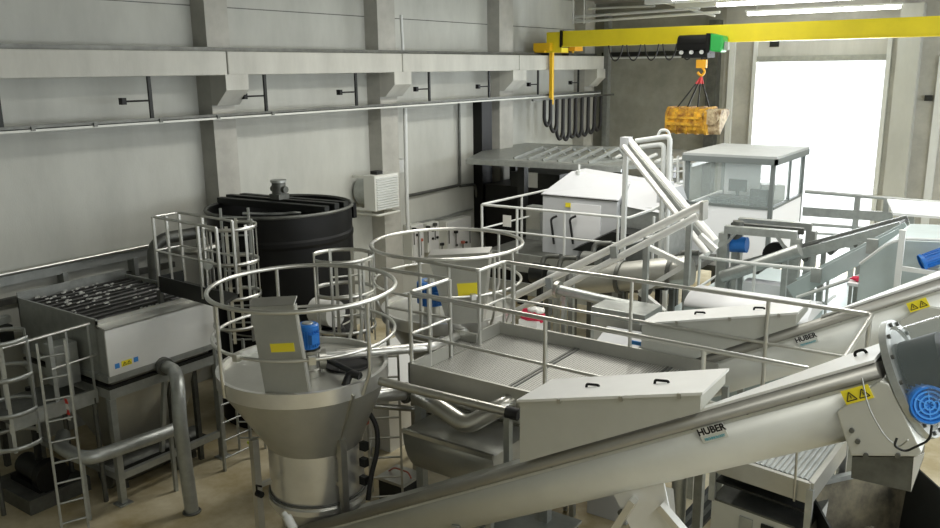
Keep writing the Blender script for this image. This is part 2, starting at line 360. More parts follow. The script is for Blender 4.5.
# grab hung from the hook
gl = P(670, 132, y=yy); gr = P(710, 132, y=yy); gt = P(690, 108, y=yy).z; gbz = gl.z
gw = gr.x-gl.x
gbk = thing('lifting_bucket', ((gl.x+gr.x)/2, yy, gbz), 'rusty yellow ribbed grab bucket hanging from the crane hook', 'bucket')
prof = [(gbz+0.12, -0.42), (gbz, -0.32), (gbz, 0.32), (gbz+0.12, 0.42), (gt-0.12, 0.42), (gt, 0.3), (gt, -0.3), (gt-0.14, -0.42)]
MB().prism([(gl.x, yy+d, z) for z, d in prof], (gw, 0, 0)).build('shell', 'grab_yellow', gbk, bevel=0.03)
for k in range(5):
    x = gl.x+gw*(0.03+k*0.235)
    MB().prism([(x, yy+d*1.1, z+(0.04 if z > gbz+0.3 else -0.02)) for z, d in prof], (0.07, 0, 0)).build('rib', 'grab_yellow', gbk)
MB().box((gl.x+0.1, yy-0.5, gbz+0.22), (gr.x-0.1, yy-0.38, gbz+0.3)).box((gl.x+0.1, yy-0.49, gt-0.26), (gr.x-0.1, yy-0.38, gt-0.2)).build('cross_strap', 'grab_yellow', gbk)
b2l = gr.x+0.02; 
MB().prism([(b2l, yy+0.1+d*0.95, z-0.02) for z, d in prof[4:]+prof[:2]], (0.32, 0, 0)).build('open_jaw', 'grab_inside', gbk, bevel=0.02)
MB().cyl((b2l+0.1, yy-0.42, gt-0.2), (b2l+0.1, yy-0.25, gt-0.2), 0.2, 20).build('hinge_disc', 'grab_inside', gbk)
hk = Vector((gx, yy, gz-0.28))
sl = thing('chain_sling', hk, 'four leg dark chain sling between the orange hook and yellow bucket', 'sling')
for x, dy in ((gl.x+0.25*gw, -0.25), (gl.x+0.35*gw, 0.2), (gl.x+0.75*gw, -0.25), (gl.x+0.88*gw, 0.2)):
    a = Vector((x, yy+dy, gt+0.02)); m_ = hk+(a-hk)*0.22
    l = MB().tube([m_, a], 0.022, 6).build('sling_leg', 'dark_steel', sl)
    MB().tube([hk, m_], 0.03, 6).build('red_link', 'sling_red', l)
# ================================================================== helpers for rails and cages
def railing(name, tops, h, label, mids=(0.5,), posts=None, r=0.024, m='rail_steel', post_r=0.022, closed=False, cat='railing', group=None, rad=0.08, foot=True, pn=None):
    tops = [Vector(p) for p in tops]; base = sum(tops, Vector())/len(tops); base.z = min(p.z for p in tops)-h
    t = thing(name, base, label, cat, group)
    MB().tube(tops, r, 10, rad=rad).build('top_rail', m, t)
    for q in mids: MB().tube([p-Vector((0, 0, h*q)) for p in tops], r*0.75, 8, rad=rad).build('mid_rail', m, t)
    if posts is None: posts = list(tops)
    for p in posts:
        p = Vector(p); o = MB().tube([p, p-Vector((0, 0, h))], post_r, 8).build('post', m, t)
        if foot: MB().box((p.x-0.05, p.y-0.05, p.z-h-0.005), (p.x+0.05, p.y+0.05, p.z-h+0.012)).build('foot_plate', m, o)
    return t
def lerp(a, b, t): a = Vector(a); b = Vector(b); return a+(b-a)*t
def ladder(parent, base, xd, width, z0, z1, m='galvanised', step=0.28, lean=Vector((0, 0, 0))):
    base = Vector(base); xd = Vector(xd).normalized()
    for s_ in (-1, 1):
        MB().bar(base+xd*s_*width/2+Vector((0, 0, z0)), base+xd*s_*width/2+Vector((0, 0, z1))+lean, 0.05, 0.03, up=xd).build('stile', m, parent)
    n = int((z1-z0)/step)
    for k in range(n):
        q = (k+0.7)*step/(z1-z0); c = base+Vector((0, 0, z0+(z1-z0)*q))+lean*q
        MB().tube([c-xd*width/2, c+xd*width/2], 0.014, 6).build('rung', m, parent)
def cage(parent, c, R, zs, a0, a1, nb, m='rail_steel', z0=None, z1=None, flat=0.055):
    c = Vector(c)
    for z in zs:
        mb = MB(); N = 22; vs = []
        for i in range(N+1):
            t = math.radians(a0+(a1-a0)*i/N)
            for rr, dz in ((R-0.006, -flat/2), (R+0.006, -flat/2), (R+0.006, flat/2), (R-0.006, flat/2)):
                vs.append((c.x+rr*math.cos(t), c.y+rr*math.sin(t), z+dz))
        mb._add(vs, [(i*4+k, i*4+4+k, i*4+4+(k+1) % 4, i*4+(k+1) % 4) for i in range(N) for k in range(4)], True)
        mb.build('hoop', m, parent)
    for i in range(nb):
        t = math.radians(a0+(a1-a0)*i/(nb-1)); p = Vector((c.x+(R-0.01)*math.cos(t), c.y+(R-0.01)*math.sin(t), 0))
        MB().bar(p+Vector((0, 0, z0)), p+Vector((0, 0, z1)), 0.045, 0.01, up=(math.cos(t), math.sin(t), 0)).build('cage_bar', m, parent)
def bolt_ring(parent, c, axis, R, n, r=0.02, h=0.03, m='dull_steel', name='bolt'):
    Q = Vector((0, 0, 1)).rotation_difference(Vector(axis)).to_matrix(); c = Vector(c); mb = MB()
    for k in range(n):
        t = 2*math.pi*k/n; p = c+Q@Vector((R*math.cos(t), R*math.sin(t), 0)); MB().cyl(p, p+Vector(axis).normalized()*h, r, 6).build('bolt', m, parent)
def motor(name, base, axis, r, L, label, m='motor_blue', group=None, parent=None, gear=None):
    """finned electric motor; base is its flange end"""
    base = Vector(base); ax = Vector(axis).normalized()
    t = thing(name, base, label, 'motor', group) if parent is None else None
    par = t or parent; org = t
    prof = [(0.0001, 0), (r*1.05, 0), (r*1.05, L*0.08), (r*0.8, L*0.08)]
    body = MB().lathe(base, prof+[(r*0.85, L*0.1), (r*0.85, L*0.8), (0.001, L*0.8)], 28, axis=ax)
    Q = Vector((0, 0, 1)).rotation_difference(ax).to_matrix()
    for k in range(20):
        a = 2*math.pi*k/20; d = Q@Vector((math.cos(a), math.sin(a), 0)); body.bar(base+d*r*0.9+ax*L*0.12, base+d*r*0.9+ax*L*0.76, 0.012, r*0.24, up=d)
    mb = body.build('motor_body' if parent is None else name, m, par)
    sub = mb if parent is None else par
    MB().lathe(base, [(r*0.9, L*0.78), (r*1.0, L*0.8), (r*1.0, L*0.96), (r*0.8, L), (r*0.25, L)], 28, axis=ax).build('fan_cowl', m, sub)
    MB().lathe(base, [(r*0.55, L*1.002), (r*0.5, L*1.01), (0.001, L*1.01)], 20, axis=ax).build('fan_grille', 'dull_steel', sub)
    side = Q@Vector((1, 0, 0))
    MB().cbox(base+side*r*1.1+ax*L*0.4, (r*0.4, r*0.8, L*0.35), mtx=Q).build('terminal_box', m, sub)
    return t
# ================================================================== SCREEN TANK (left)
bx0, bx1, by0, by1 = -12.6, -10.3, 5.93, 7.74
st = thing('screening_tank', (-11.4, 6.8, 0), 'open stainless steel screening tank with dark rods, on a frame by the left wall', 'tank')
MB().box((bx1-0.03, by0, 1.93), (bx1, by1, 2.6)).build('front_panel', 'cover_grey', st)  # pale sheet: light falling from the right is put into its colour
MB().hexa([(bx1-0.2, by0, 2.62), (bx1, by0, 2.59), (bx1, by1, 2.59), (bx1-0.2, by1, 2.62), (bx1-0.2, by0, 2.64), (bx1, by0, 2.615), (bx1, by1, 2.615), (bx1-0.2, by1, 2.64)]).build('front_ledge', 'stainless_bright', st)
MB().box((bx1-0.22, by0, 1.93), (bx1-0.2, by1, 2.7)).build('inner_wall', 'stainless_sheet', st)
for y in (by0, by1-0.03):
    MB().box((bx0, y, 1.9), (bx1-0.03 if y == by0 else bx1-0.03, y+0.03, 2.6)).box((bx0, y, 2.6), (bx1-0.2, y+0.03, 2.72)).build('side_panel', 'galvanised', st)
MB().box((bx0, by0, 1.9), (bx0+0.03, by1, 2.8)).build('back_panel', 'galvanised', st)
MB().box((bx0+0.03, by0+0.03, 2.38), (bx1-0.22, by1-0.03, 2.41)).build('tank_floor', 'wet_black', st)
for k in range(11):
    x = bx0+0.13+k*0.187
    MB().tube([(x, by0+0.05, 2.6), (x, by1-0.05, 2.6+0.03*random.random())], 0.075, 10).build('screen_rod', 'wet_black', st)
fm = MB()
for k in range(190):
    i = random.randrange(11); x = bx0+0.13+i*0.187+random.uniform(-0.05, 0.05)
    y = random.gauss(6.75, 0.45)
    if not by0+0.1 < y < by1-0.1: continue
    if i > 4 and random.random() < 0.75 or i == 1 and random.random() < .5: continue
    s_ = random.uniform(0.008, 0.026); fm.cbox((x, y, 2.682), (s_*1.3, s_*3, s_), rz=random.random()*0.5)
o = fm.build('foam_flecks', 'foam', st); o['kind'] = 'stuff'
# hopper under the tank
MB().hexa([(-11.5, 6.35, 0.45), (-10.95, 6.35, 0.45), (-10.95, 7.3, 0.45), (-11.5, 7.3, 0.45), (bx0+0.05, by0+0.05, 1.9), (bx1-0.08, by0+0.05, 1.9), (bx1-0.08, by1-0.05, 1.9), (bx0+0.05, by1-0.05, 1.9)]).build('hopper', 'stainless_sheet', st)
for z0, z1, m_ in ((1.84, 1.93, 'galvanised'), (1.74, 1.78, 'dark_steel'), (1.6, 1.74, 'galvanised')):
    MB().box((bx1-0.08, by0-0.03, z0), (bx1, by1+0.03, z1)).box((bx0, by0-0.03, z0), (bx1-0.08, by0+0.05, z1)).box((bx0, by1-0.05, z0), (bx1-0.08, by1+0.03, z1)).build('support_beam', m_, st)
for x, y in ((bx1-0.04, by0-0.0), (bx1-0.04, by1-0.04), (bx0+0.1, by0), (bx0+0.1, by1-0.04)):
    l = MB().bar((x, y, 0), (x, y, 1.6), 0.09).build('leg', 'galvanised', st)
    MB().box((x-0.1, y-0.1, 0), (x+0.1, y+0.1, 0.02)).build('foot_plate', 'galvanised', l)
MB().bar((bx1-0.04, by0, 0.42), (bx1-0.04, by1, 0.42), 0.07, 0.1).build('cross_beam', 'galvanised', st)
MB().bar((bx0+0.1, by0, 0.42), (bx1-0.04, by0, 0.42), 0.07, 0.1).build('cross_beam', 'galvanised', st)
MB().bar((bx1-0.2, by0+0.8, 0.45), (bx1-0.1, by0+0.9, 1.6), 0.06, 0.06).build('brace', 'galvanised', st)
# stickers
MB().box((bx1, 6.02, 2.02), (bx1+0.004, 6.09, 2.09)).build('sticker', 'sticker_blue', st, label='blue square sticker')
MB().box((bx1, 6.12, 2.02), (bx1+0.004, 6.28, 2.10)).build('sticker', 'warning_yellow', st, label='yellow warning sticker')
triangles((bx1+0.004, 6.2, 2.06), (0, 1, 0), (0, 0, 1), 0.055, 2, st)
MB().box((bx1, 6.31, 2.03), (bx1+0.004, 6.38, 2.1)).build('sticker', 'sticker_blue', st, label='pale blue round sticker')
# control box beside tank
cb = P(66, 345, y=by0-0.3)
tag(MB().box((-11.25, 5.55, 1.75), (-10.95, 5.88, 2.35)).build('junction_box', 'galvanised', bevel=0.01), 'grey junction box fixed to the near end of the screening tank', 'box')
# drain pipes
dp = thing('drain_pipe', (-9.4, 6.4, 0), 'thick grey pipe bending down from the tank front to the floor', 'pipe')
a = P(165, 366, x=-10.25); b = P(178, 372, x=-9.95); e = P(192, 512, z=0)
c = Vector((e.x-0.08, e.y+0.0, 1.35))
MB().tube([a, lerp(a, b, 0.7), (e.x-0.25, e.y+0.15, 1.85), c, (e.x, e.y, 0.0)], 0.095, 16, rad=0.28).build('pipe_run', 'galvanised', dp)
MB().tube([a-Vector((0.05, 0, 0)), a+Vector((0.05, -0.02, 0.0))], 0.13, 16).build('flange', 'dull_steel', dp)
MB().ring((e.x, e.y, 0.01), 0.11, 0.02, 24, 6).build('floor_collar', 'dull_steel', dp)
hp = thing('horizontal_pipe', (-10.2, 6.7, 1), 'thick grey pipe running level in front of the tank hopper with an elbow', 'pipe')
a = P(182, 426, x=-10.02); b = P(86, 460, x=-10.02)
MB().tube([a-Vector((0, .1, 0)), a-Vector((0, .3, 0)), b, b+Vector((-0.6, -0.02, 0.03)), b+Vector((-0.9, 0.2, 0.05))], 0.095, 16, rad=0.22).build('pipe_run', 'galvanised', hp)
MB().bar(b+Vector((-0.3, 0.1, 0)), (b.x-0.3, b.y+0.1, 0), 0.05).build('support_leg', 'galvanised', hp)
MB().bar(a-Vector((0, 0.2, 0)), (a.x, a.y-0.2, 0), 0.05).build('support_leg', 'galvanised', hp)
# machinery under tank
mu = thing('pump_unit', (-11.3, 5.4, 0), 'dark pump unit on a low base on the floor at far left', 'pump')
MB().box((-12.2, 5.0, 0), (-11.1, 5.9, 0.22)).build('base_block', 'dull_steel', mu)
MB().cyl((-11.9, 5.4, 0.42), (-11.3, 5.4, 0.42), 0.17, 20).build('motor', 'dark_steel', mu)
MB().cyl((-11.3, 5.4, 0.42), (-11.15, 5.4, 0.42), 0.24, 20).box((-12.0, 5.2, 0.2), (-11.2, 5.6, 0.3)).build('pump_head', 'black_plastic', mu)
MB().tube([(-11.5, 5.4, 0.5), (-11.5, 5.4, 1.7)], 0.05, 10).build('riser', 'dark_steel', mu)
cs = thing('conveyor_screw_trough', (-10.9, 6.9, 0), 'dark screw trough lying low under the screening tank', 'trough')
MB().box((-11.1, 6.0, 0.3), (-10.5, 7.6, 0.36)).build('trough_lid', 'dark_steel', cs)
MB().tube([(-10.85, 6.0, 0.25), (-10.85, 7.6, 0.25)], 0.2, 16).build('trough_body', 'dull_steel', cs)
for y in (6.2, 7.4): MB().box((-11.0, y, 0), (-10.7, y+0.06, 0.2)).build('saddle', 'dull_steel', cs)
# black boxes at far left beside the tank
nb = thing('dark_duct', (-12.9, 5.3, 2.0), 'dark metal duct and rail at the far left beyond the cage ladder', 'duct')
MB().box((-13.2, 3.8, 2.0), (-12.68, 5.85, 2.3)).build('duct_body', 'dark_steel', nb)
MB().bar((-12.66, 3.5, 2.36), (-12.66, 5.8, 2.42), 0.14, 0.1).build('top_cover', 'galvanised', nb)
for y in (4.2, 5.6): MB().bar((-12.95, y, 0), (-12.95, y, 2.0), 0.08).build('leg', 'dull_steel', nb)
# ================================================================== SIDE PLATFORM + CAGE LADDER (far left)
XR = -10.6
p1 = P(23, 343, x=XR); p2 = P(48, 335, x=XR); p3 = P(97, 321.6, x=XR); zt = p3.z; dk = zt-1.0
tops = [(XR, 5.0, zt), (XR, p3.y-0.08, zt)]
sp = thing('access_platform', (-11.3, 5.3, 0), 'small grated platform with railing and caged ladder at the lower left', 'platform')
MB().box((XR-0.9, 4.7, dk-0.06), (XR, 5.83, dk)).build('deck', 'dull_steel', sp)
MB().box((XR-0.02, 4.7, dk-0.14), (XR+0.03, 5.88, dk+0.06)).build('edge_beam', 'galvanised', sp)
MB().tube([(XR, 4.6, zt-0.02), (XR, 5.9, zt+0.0)], 0.022, 8).build('top_rail', 'rail_steel', sp)
MB().tube([(XR, 5.3, zt-0.48), (XR, 5.95, zt-0.46)], 0.016, 8).build('mid_rail', 'rail_steel', sp)
for y, w in ((5.33, 0.06), (5.55, 0.03), (5.86, 0.03)):
    MB().bar((XR, y, dk), (XR, y, zt), w, 0.02, up=(1, 0, 0)).build('post', 'galvanised', sp)
for x, y in ((XR, 5.83), (XR-0.85, 5.83), (XR-0.85, 4.8)):
    MB().tube([(x, y, 0), (x, y, dk-0.06)], 0.035, 8).build('leg', 'dull_steel', sp)
lx = -10.15; ly = 5.0
ladder(sp, (lx+0.02, 5.1, 0), (0.35, 0.9, 0), 0.32, 0, zt+0.05, step=0.29)
cage(sp, (lx-0.55, 4.75, 0), 0.36, (zt+0.1, zt-0.38, dk+0.15, dk-0.3), 100, 395, 6, m='galvanised', z0=dk-0.35, z1=zt+0.12)
tp = thing('barrier_tape', P(64, 402, d=10.9), 'red and white striped tape tied to the platform edge at left', 'tape')
q0 = P(64, 398, x=XR+0.04)
for k in range(4):
    MB().plate([q0+Vector((0.02*k, 0, -0.08*k)), q0+Vector((0.06+0.01*k, 0, -0.08*k)), q0+Vector((0.06, 0.02, -0.08*k-0.08)), q0+Vector((0.0, 0.01, -0.08*k-0.08))], 0.004).build('tape_segment', 'tape_red' if k % 2 == 0 else 'white_bag', tp)
# ladder between tank and grit washer
l2 = thing('short_ladder', P(225, 471, z=0), 'short grey ladder standing on the floor between screening tank and front grit washer', 'ladder')
f1_, f2_ = P(225, 471, z=0), P(252, 458, z=0); fc_ = (f1_+f2_)/2; fd_ = (f2_-f1_).normalized()
ladder(l2, (fc_.x, fc_.y, 0), (fd_.x, fd_.y, 0), (f2_-f1_).length, 0, 2.0, m='galvanised', step=0.29)
v = P(252, 450, d=12)
tag(MB().cyl(v, v+Vector((0, 0, 0.09)), 0.04, 10).cbox(v+Vector((0, 0, .1)), (0.16, 0.03, 0.03)).build('hand_valve', 'lime'), 'small lime yellow valve handle beside the short ladder', 'valve')
# ================================================================== DARK TANK
tc = P(280, 206, x=-11.05); td = (tc-C0).dot(FW); TR = 72*td/F*0.985; tz = tc.z
tk = thing('black_tank', (tc.x, tc.y, 0), 'tall black round plastic tank with open top by the left wall', 'tank')
MB().lathe((tc.x, tc.y, 0), [(TR, 0), (TR, tz-0.55), (TR*1.012, tz-0.5), (TR*1.012, tz-0.44), (TR, tz-0.4), (TR, tz), (TR, tz), (TR-0.05, tz), (TR-0.05, tz), (TR-0.05, tz-1.0), (0.001, tz-1.0)], 72).build('tank_shell', 'black_plastic', tk)
MB().ring((tc.x, tc.y, tz), TR+0.01, 0.03, 72, 8).build('rim', 'dull_steel', tk)
MB().ring((tc.x, tc.y, 1.7), TR+0.005, 0.015, 72, 6).build('band', 'stainless', tk)
for dy, hh in ((-0.22, 0.05), (0.02, 0.07), (0.32, 0.05)):
    a = P(222, 198, z=tz+0.1); b = P(337, 208, z=tz+0.1); d = (b-a).normalized(); n = Vector((-d.y, d.x, 0)); cc = Vector((tc.x, tc.y, tz+hh))
    hl = math.sqrt(max(TR*TR-dy*dy, 0.1))
    MB().bar(cc+n*dy-d*hl, cc+n*dy+d*hl, 0.12, 0.12).build('cross_beam', 'dark_steel', tk)
mo = Vector((tc.x, tc.y, tz+0.16))
mt = thing('agitator_motor', mo, 'dark upright agitator motor on the black tank beams', 'motor')
MB().box((mo.x-0.12, mo.y-0.12, mo.z-0.03), (mo.x+0.12, mo.y+0.12, mo.z+0.06)).build('gearbox', 'dull_steel', mt)
MB().cyl((mo.x, mo.y, mo.z+0.06), (mo.x, mo.y, mo.z+0.26), 0.12, 20).cyl((mo.x-0.16, mo.y, mo.z+0.14), (mo.x+0.18, mo.y, mo.z+0.14), 0.06, 12).build('motor_body', 'dull_steel', mt)
MB().cyl((mo.x, mo.y, mo.z+0.26), (mo.x, mo.y, mo.z+0.30), 0.14, 20).build('fan_cowl', 'galvanised', mt)
MB().tube([(tc.x-0.4, tc.y-0.5, tz-0.1), (tc.x+0.1, tc.y-0.1, tz-0.12), (tc.x+0.3, tc.y+0.2, tz-0.12)], 0.03, 8).build('inner_pipe', 'galvanised', tk)
q = P(351, 210, d=td)
MB().box((tc.x+TR*0.72, tc.y+TR*0.66, tz-0.25), (tc.x+TR*0.72+0.08, tc.y+TR*0.66+0.08, tz+0.02)).build('lifting_lug', 'black_plastic', tk)
# pipe elbow going into the tank
pe = thing('inlet_pipe', (-11.5, 7.9, 0), 'thick dark pipe rising behind the cage platform and bending to the black tank', 'pipe')
a = P(152, 282, x=-11.9); b = P(152, 240, x=-11.9); c = P(200, 236, x=-11.9)
MB().tube([(a.x, a.y, 0), (b.x, b.y, b.z), (tc.x-0.6, tc.y-TR+0.25, b.z+0.02)], 0.1, 14, rad=0.3).build('pipe_run', 'dull_steel', pe)
MB().tube([(-11.5, a.y+0.3, 3.2), (-11.1, a.y+0.25, 3.2), (-11.0, a.y+0.7, 3.25), (-11.3, tc.y-TR+0.25, 3.25)], 0.06, 12, rad=0.2).build('branch_pipe', 'stainless', pe)
# caged platform at the black tank
D1 = 12.3
cp = thing('cage_platform', P(205, 285, d=D1), 'raised platform with railings and tall round safety cage beside the black tank', 'platform')
A = P(152.5, 216.7, d=12.0); Z = A.z; B = P(178.5, 212.5, z=Z); Cc = P(232, 221, z=Z); Dd = P(216, 228, z=Z)
for v_ in (B, Cc, Dd): v_.z = Z
MB().tube([Cc, B, A, Dd], 0.02, 8, rad=0.06).build('top_rail', 'rail_steel', cp)
MB().tube([p-Vector((0, 0, 0.5)) for p in (Cc, B, A, Dd)], 0.015, 8, rad=0.06).build('mid_rail', 'rail_steel', cp)
for p in (A, lerp(A, B, 0.5), B, lerp(B, Cc, 0.45), lerp(A, Dd, 0.72), Dd, Cc):
    MB().bar(p, (p.x, p.y, Z-1.05), 0.035, 0.035).build('post', 'rail_steel', cp)
zd = Z-1.05
MB().prism([(p.x, p.y, zd-0.05) for p in (A, Dd, Cc, B)], (0, 0, 0.05)).build('deck', 'dark_steel', cp)
for u_, v_ in ((A, Dd), (A, B)):
    MB().bar((u_.x, u_.y, zd+0.05), (v_.x, v_.y, zd+0.05), 0.02, 0.24).build('kick_plate', 'dark_steel', cp)
for p in (A, B):
    MB().bar((p.x, p.y, 0), (p.x, p.y, zd-0.05), 0.07).build('leg', 'dull_steel', cp)
q = P(208, 263, d=11.9)
MB().cyl(q, q+Vector((0.12, -0.1, 0)), 0.07, 12).build('wall_lamp', 'galvanised', cp)
kc = P(231, 225, d=12.35)
cage(cp, (kc.x, kc.y, 0), 0.37, [P(231, y_, d=12.35).z for y_ in (226, 262, 298, 330)], -140, 130, 7, z0=P(231, 345, d=12.35).z, z1=P(231, 222, d=12.35).z)
ladder(cp, (kc.x-0.25, kc.y+0.28, 0), (0.8, 0.6, 0), 0.42, 0.0, Z, m='galvanised', step=0.28)
# cage ladder between black tank and front washer
c3 = P(342, 258, d=11.6)
cg = thing('safety_cage_ladder', (c3.x, c3.y, 0), 'caged ladder standing behind the front grit washer ring', 'ladder')
cage(cg, (c3.x, c3.y, 0), 0.44, [P(342, y_, d=11.6).z for y_ in (256, 292, 330)], -100, 200, 8, z0=P(342, 345, d=11.6).z, z1=P(342, 254, d=11.6).z)
ladder(cg, (c3.x+0.28, c3.y-0.2, 0), (0.5, 0.85, 0), 0.45, 0, c3.z+0.05, m='rail_steel', step=0.28)
# hose drum lying there
hd = P(326, 312, d=12.2)
hr = thing('hose_reel', (hd.x, hd.y, 0), 'pale round hose reel on a dark stand behind the cage ladder', 'hose reel')
MB().cyl((hd.x-0.2, hd.y, hd.z), (hd.x+0.2, hd.y, hd.z), 0.2, 20).build('drum', 'white_bag', hr)
MB().ring((hd.x, hd.y, hd.z-0.25), 0.22, 0.035, 24, 6).ring((hd.x, hd.y, hd.z-0.3), 0.25, 0.035, 24, 6).build('hose', 'black_rubber', hr)
MB().box((hd.x-0.3, hd.y-0.3, 0), (hd.x+0.3, hd.y+0.3, hd.z-0.33)).build('stand', 'dark_steel', hr)
# ================================================================== GRIT WASHERS
def washer(cx, cy, zr, zg, which, R=0.965, RR=1.10, posts=(-150, -18, 2, 80, 150), clamps=(-150, -35, 80), sh=0.0):
    t = thing('grit_washer', (cx, cy, 0), which, 'grit washer', 'stainless grit washers')
    MB().lathe((cx, cy, 0), [(R+0.015, zr), (R+0.015, zr-0.17), (R+0.015, zr-0.17), (R, zr-0.17), (R, zr-0.17), (0.56, zr-0.95, 0.075, 0.053)], 72).build('cone', 'stainless_sheet', t)
    MB().lathe((cx, cy, 0), [(R+0.022, zr-0.17), (R+0.024, zr), (R+0.024, zr), (R-0.02, zr), (R-0.02, zr), (R-0.02, zr-0.1)], 72).build('rim_band', 'stainless_bright', t)
    MB().lathe((cx, cy, 0), [(R-0.02, zr-0.07), (0.001, zr-0.07)], 72).build('top_cover', 'stainless_sheet', t)
    MB().lathe((cx+0.075, cy+0.053, 0), [(0.56, zr-0.94), (0.56, zr-1.6), (0.56, zr-1.6), (0.59, zr-1.6), (0.59, zr-1.6), (0.59, zr-1.66), (0.4, zr-2.0), (0.15, zr-2.1)], 64).build('cylinder', 'stainless_bright', t)
    MB().ring((cx+0.075, cy+0.053, zr-1.55), 0.575, 0.015, 48, 6).build('clamp_band', 'dull_steel', t)
    for a in (-99, -12, 78, 165):
        c_, s_ = math.cos(math.radians(a)), math.sin(math.radians(a))
        l = MB().bar((cx+c_*0.72, cy+s_*0.72, 0), (cx+c_*0.72, cy+s_*0.72, zr-0.72), 0.08, 0.08, up=(c_, s_, 0)).build('leg', 'stainless', t)
        MB().bar((cx+c_*0.72, cy+s_*0.72, zr-1.3), (cx+c_*0.54, cy+s_*0.54, zr-1.3), 0.05).build('strut', 'stainless', l)
    for a in (-12,):
        c_, s_ = math.cos(math.radians(a)), math.sin(math.radians(a))
        MB().bar((cx+c_*(R+0.02), cy+s_*(R+0.02), zr-0.1), (cx+c_*0.58, cy+s_*0.58, zr-1.0), 0.03, 0.07).build('rib', 'stainless', t)
    # ring rail
    ox, oy = cx, cy; cx += sh*0.82; cy += sh*0.58
    MB().ring((cx, cy, zg), RR, 0.026, 96, 10).build('ring_rail', 'rail_steel', t)
    MB().ring((cx, cy, zg-0.53), RR-0.02, 0.02, 96, 8).build('mid_ring', 'rail_steel', t)
    for a in posts:
        c_, s_ = math.cos(math.radians(a)), math.sin(math.radians(a))
        MB().tube([(cx+c_*RR, cy+s_*RR, zg), (cx+c_*RR, cy+s_*RR, zr+0.12), (ox+c_*(R+0.03), oy+s_*(R+0.03), zr-0.15)], 0.022, 8, rad=0.05).build('rail_post', 'rail_steel', t)
    for a in clamps:
        c_, s_ = math.cos(math.radians(a)), math.sin(math.radians(a))
        MB().cbox((cx+c_*(RR), cy+s_*(RR), zg-0.53), (0.07, 0.07, 0.08), rz=math.radians(a)).build('rail_clamp', 'rail_steel', t)
    return t
w1 = P(301, 366, d=9.6); r1 = P(301, 284, d=9.6); cx1 = (w1.x+r1.x)/2; cy1 = (w1.y+r1.y)/2
W1 = washer(cx1, cy1, w1.z, r1.z, 'stainless grit washer in the front with round ring rail and wide conical bowl', RR=1.055, posts=(-103, -4, 95, 103, 154), clamps=(-86, -40), sh=0.045)
r2 = P(447, 243, d=12.1)
W2 = washer(r2.x, r2.y, r2.z-0.93, r2.z, 'rear stainless grit washer beyond the platform with white ring rail')
# chutes (bent plates)
def chute(parent, name, quad, lip, m, sticker):
    q = [Vector(p) for p in quad]
    MB().plate(q, 0.02).build(name, m, parent)
    return q
q = [P(250, 307, d=8.95), P(294, 305, d=8.75), P(309, 392, d=8.72), P(266, 394, d=8.9)]
ic = thing('inlet_chute', (q[2]+q[3])/2, 'tall tapered stainless inlet chute plate with yellow sticker on the front washer', 'chute')
MB().plate(q, 0.02).build('front_plate', 'stainless_sheet', ic)
off = Vector((-0.03, 0.06, 0))
MB().plate([q[0], q[3], q[3]+off, q[0]+off], 0.012).build('side_plate', 'stainless_sheet', ic)
MB().plate([q[1], q[1]+off, q[2]+off, q[2]], 0.012).build('side_plate', 'stainless_sheet', ic)
MB().plate([q[0], q[1], q[1]+off*1.5+Vector((0, 0, 0.07)), q[0]+off*1.5+Vector((0, 0, 0.07))], 0.016).build('top_lip', 'stainless_bright', ic)
n = (q[1]-q[0]).cross(q[3]-q[0]).normalized()
if n.dot(C0-q[0]) < 0: n = -n
def onquad(q, u, v, off=0.014):
    a = lerp(q[0], q[1], u); b = lerp(q[3], q[2], u); return lerp(a, b, v)+n*off
s4 = [onquad(q, 0.32, 0.43), onquad(q, 0.86, 0.43), onquad(q, 0.86, 0.53), onquad(q, 0.32, 0.53)]
MB().plate(s4, 0.004).build('warning_sticker', 'warning_yellow', ic, label='yellow warning sticker')
# bracket bar on panel
mb_ = P(309.5, 356, d=9.45)
gm = thing('agitator_drive', (mb_.x, mb_.y, w1.z-0.07), 'blue vertical agitator motor on grey gearbox atop the front grit washer', 'motor')
MB().lathe((mb_.x, mb_.y, w1.z-0.07), [(0.12, 0), (0.12, 0.08), (0.1, 0.1), (0.1, 0.27), (0.13, 0.29), (0.13, 0.32)], 28).build('gearbox', 'stainless', gm)
def vmotor(par, c, r, z0, L):
    b = MB().cyl((c.x, c.y, z0), (c.x, c.y, z0+L*0.8), r*0.92, 28)
    for k in range(22):
        a = 2*math.pi*k/22; d = Vector((math.cos(a), math.sin(a), 0)); b.bar(Vector((c.x, c.y, z0+0.02))+d*r*0.95, Vector((c.x, c.y, z0+L*0.75))+d*r*0.95, 0.01, r*0.16, up=d)
    o = b.build('motor_body', 'motor_blue', par)
    MB().lathe((c.x, c.y, 0), [(r*1.02, z0+L*0.78), (r*1.02, z0+L*0.94), (r*0.85, z0+L), (r*0.3, z0+L)], 28).build('fan_cowl', 'motor_blue', o)
    MB().lathe((c.x, c.y, 0), [(r*0.55, z0+L+0.003), (r*0.5, z0+L+0.012), (0.001, z0+L+0.012)], 20).build('fan_grille', 'galvanised', o)
    MB().cbox((c.x+r, c.y-r*0.3, z0+L*0.45), (r*0.5, r*0.9, L*0.4)).build('terminal_box', 'motor_blue', o)
vmotor(gm, mb_, 0.12, w1.z+0.27, 0.28)
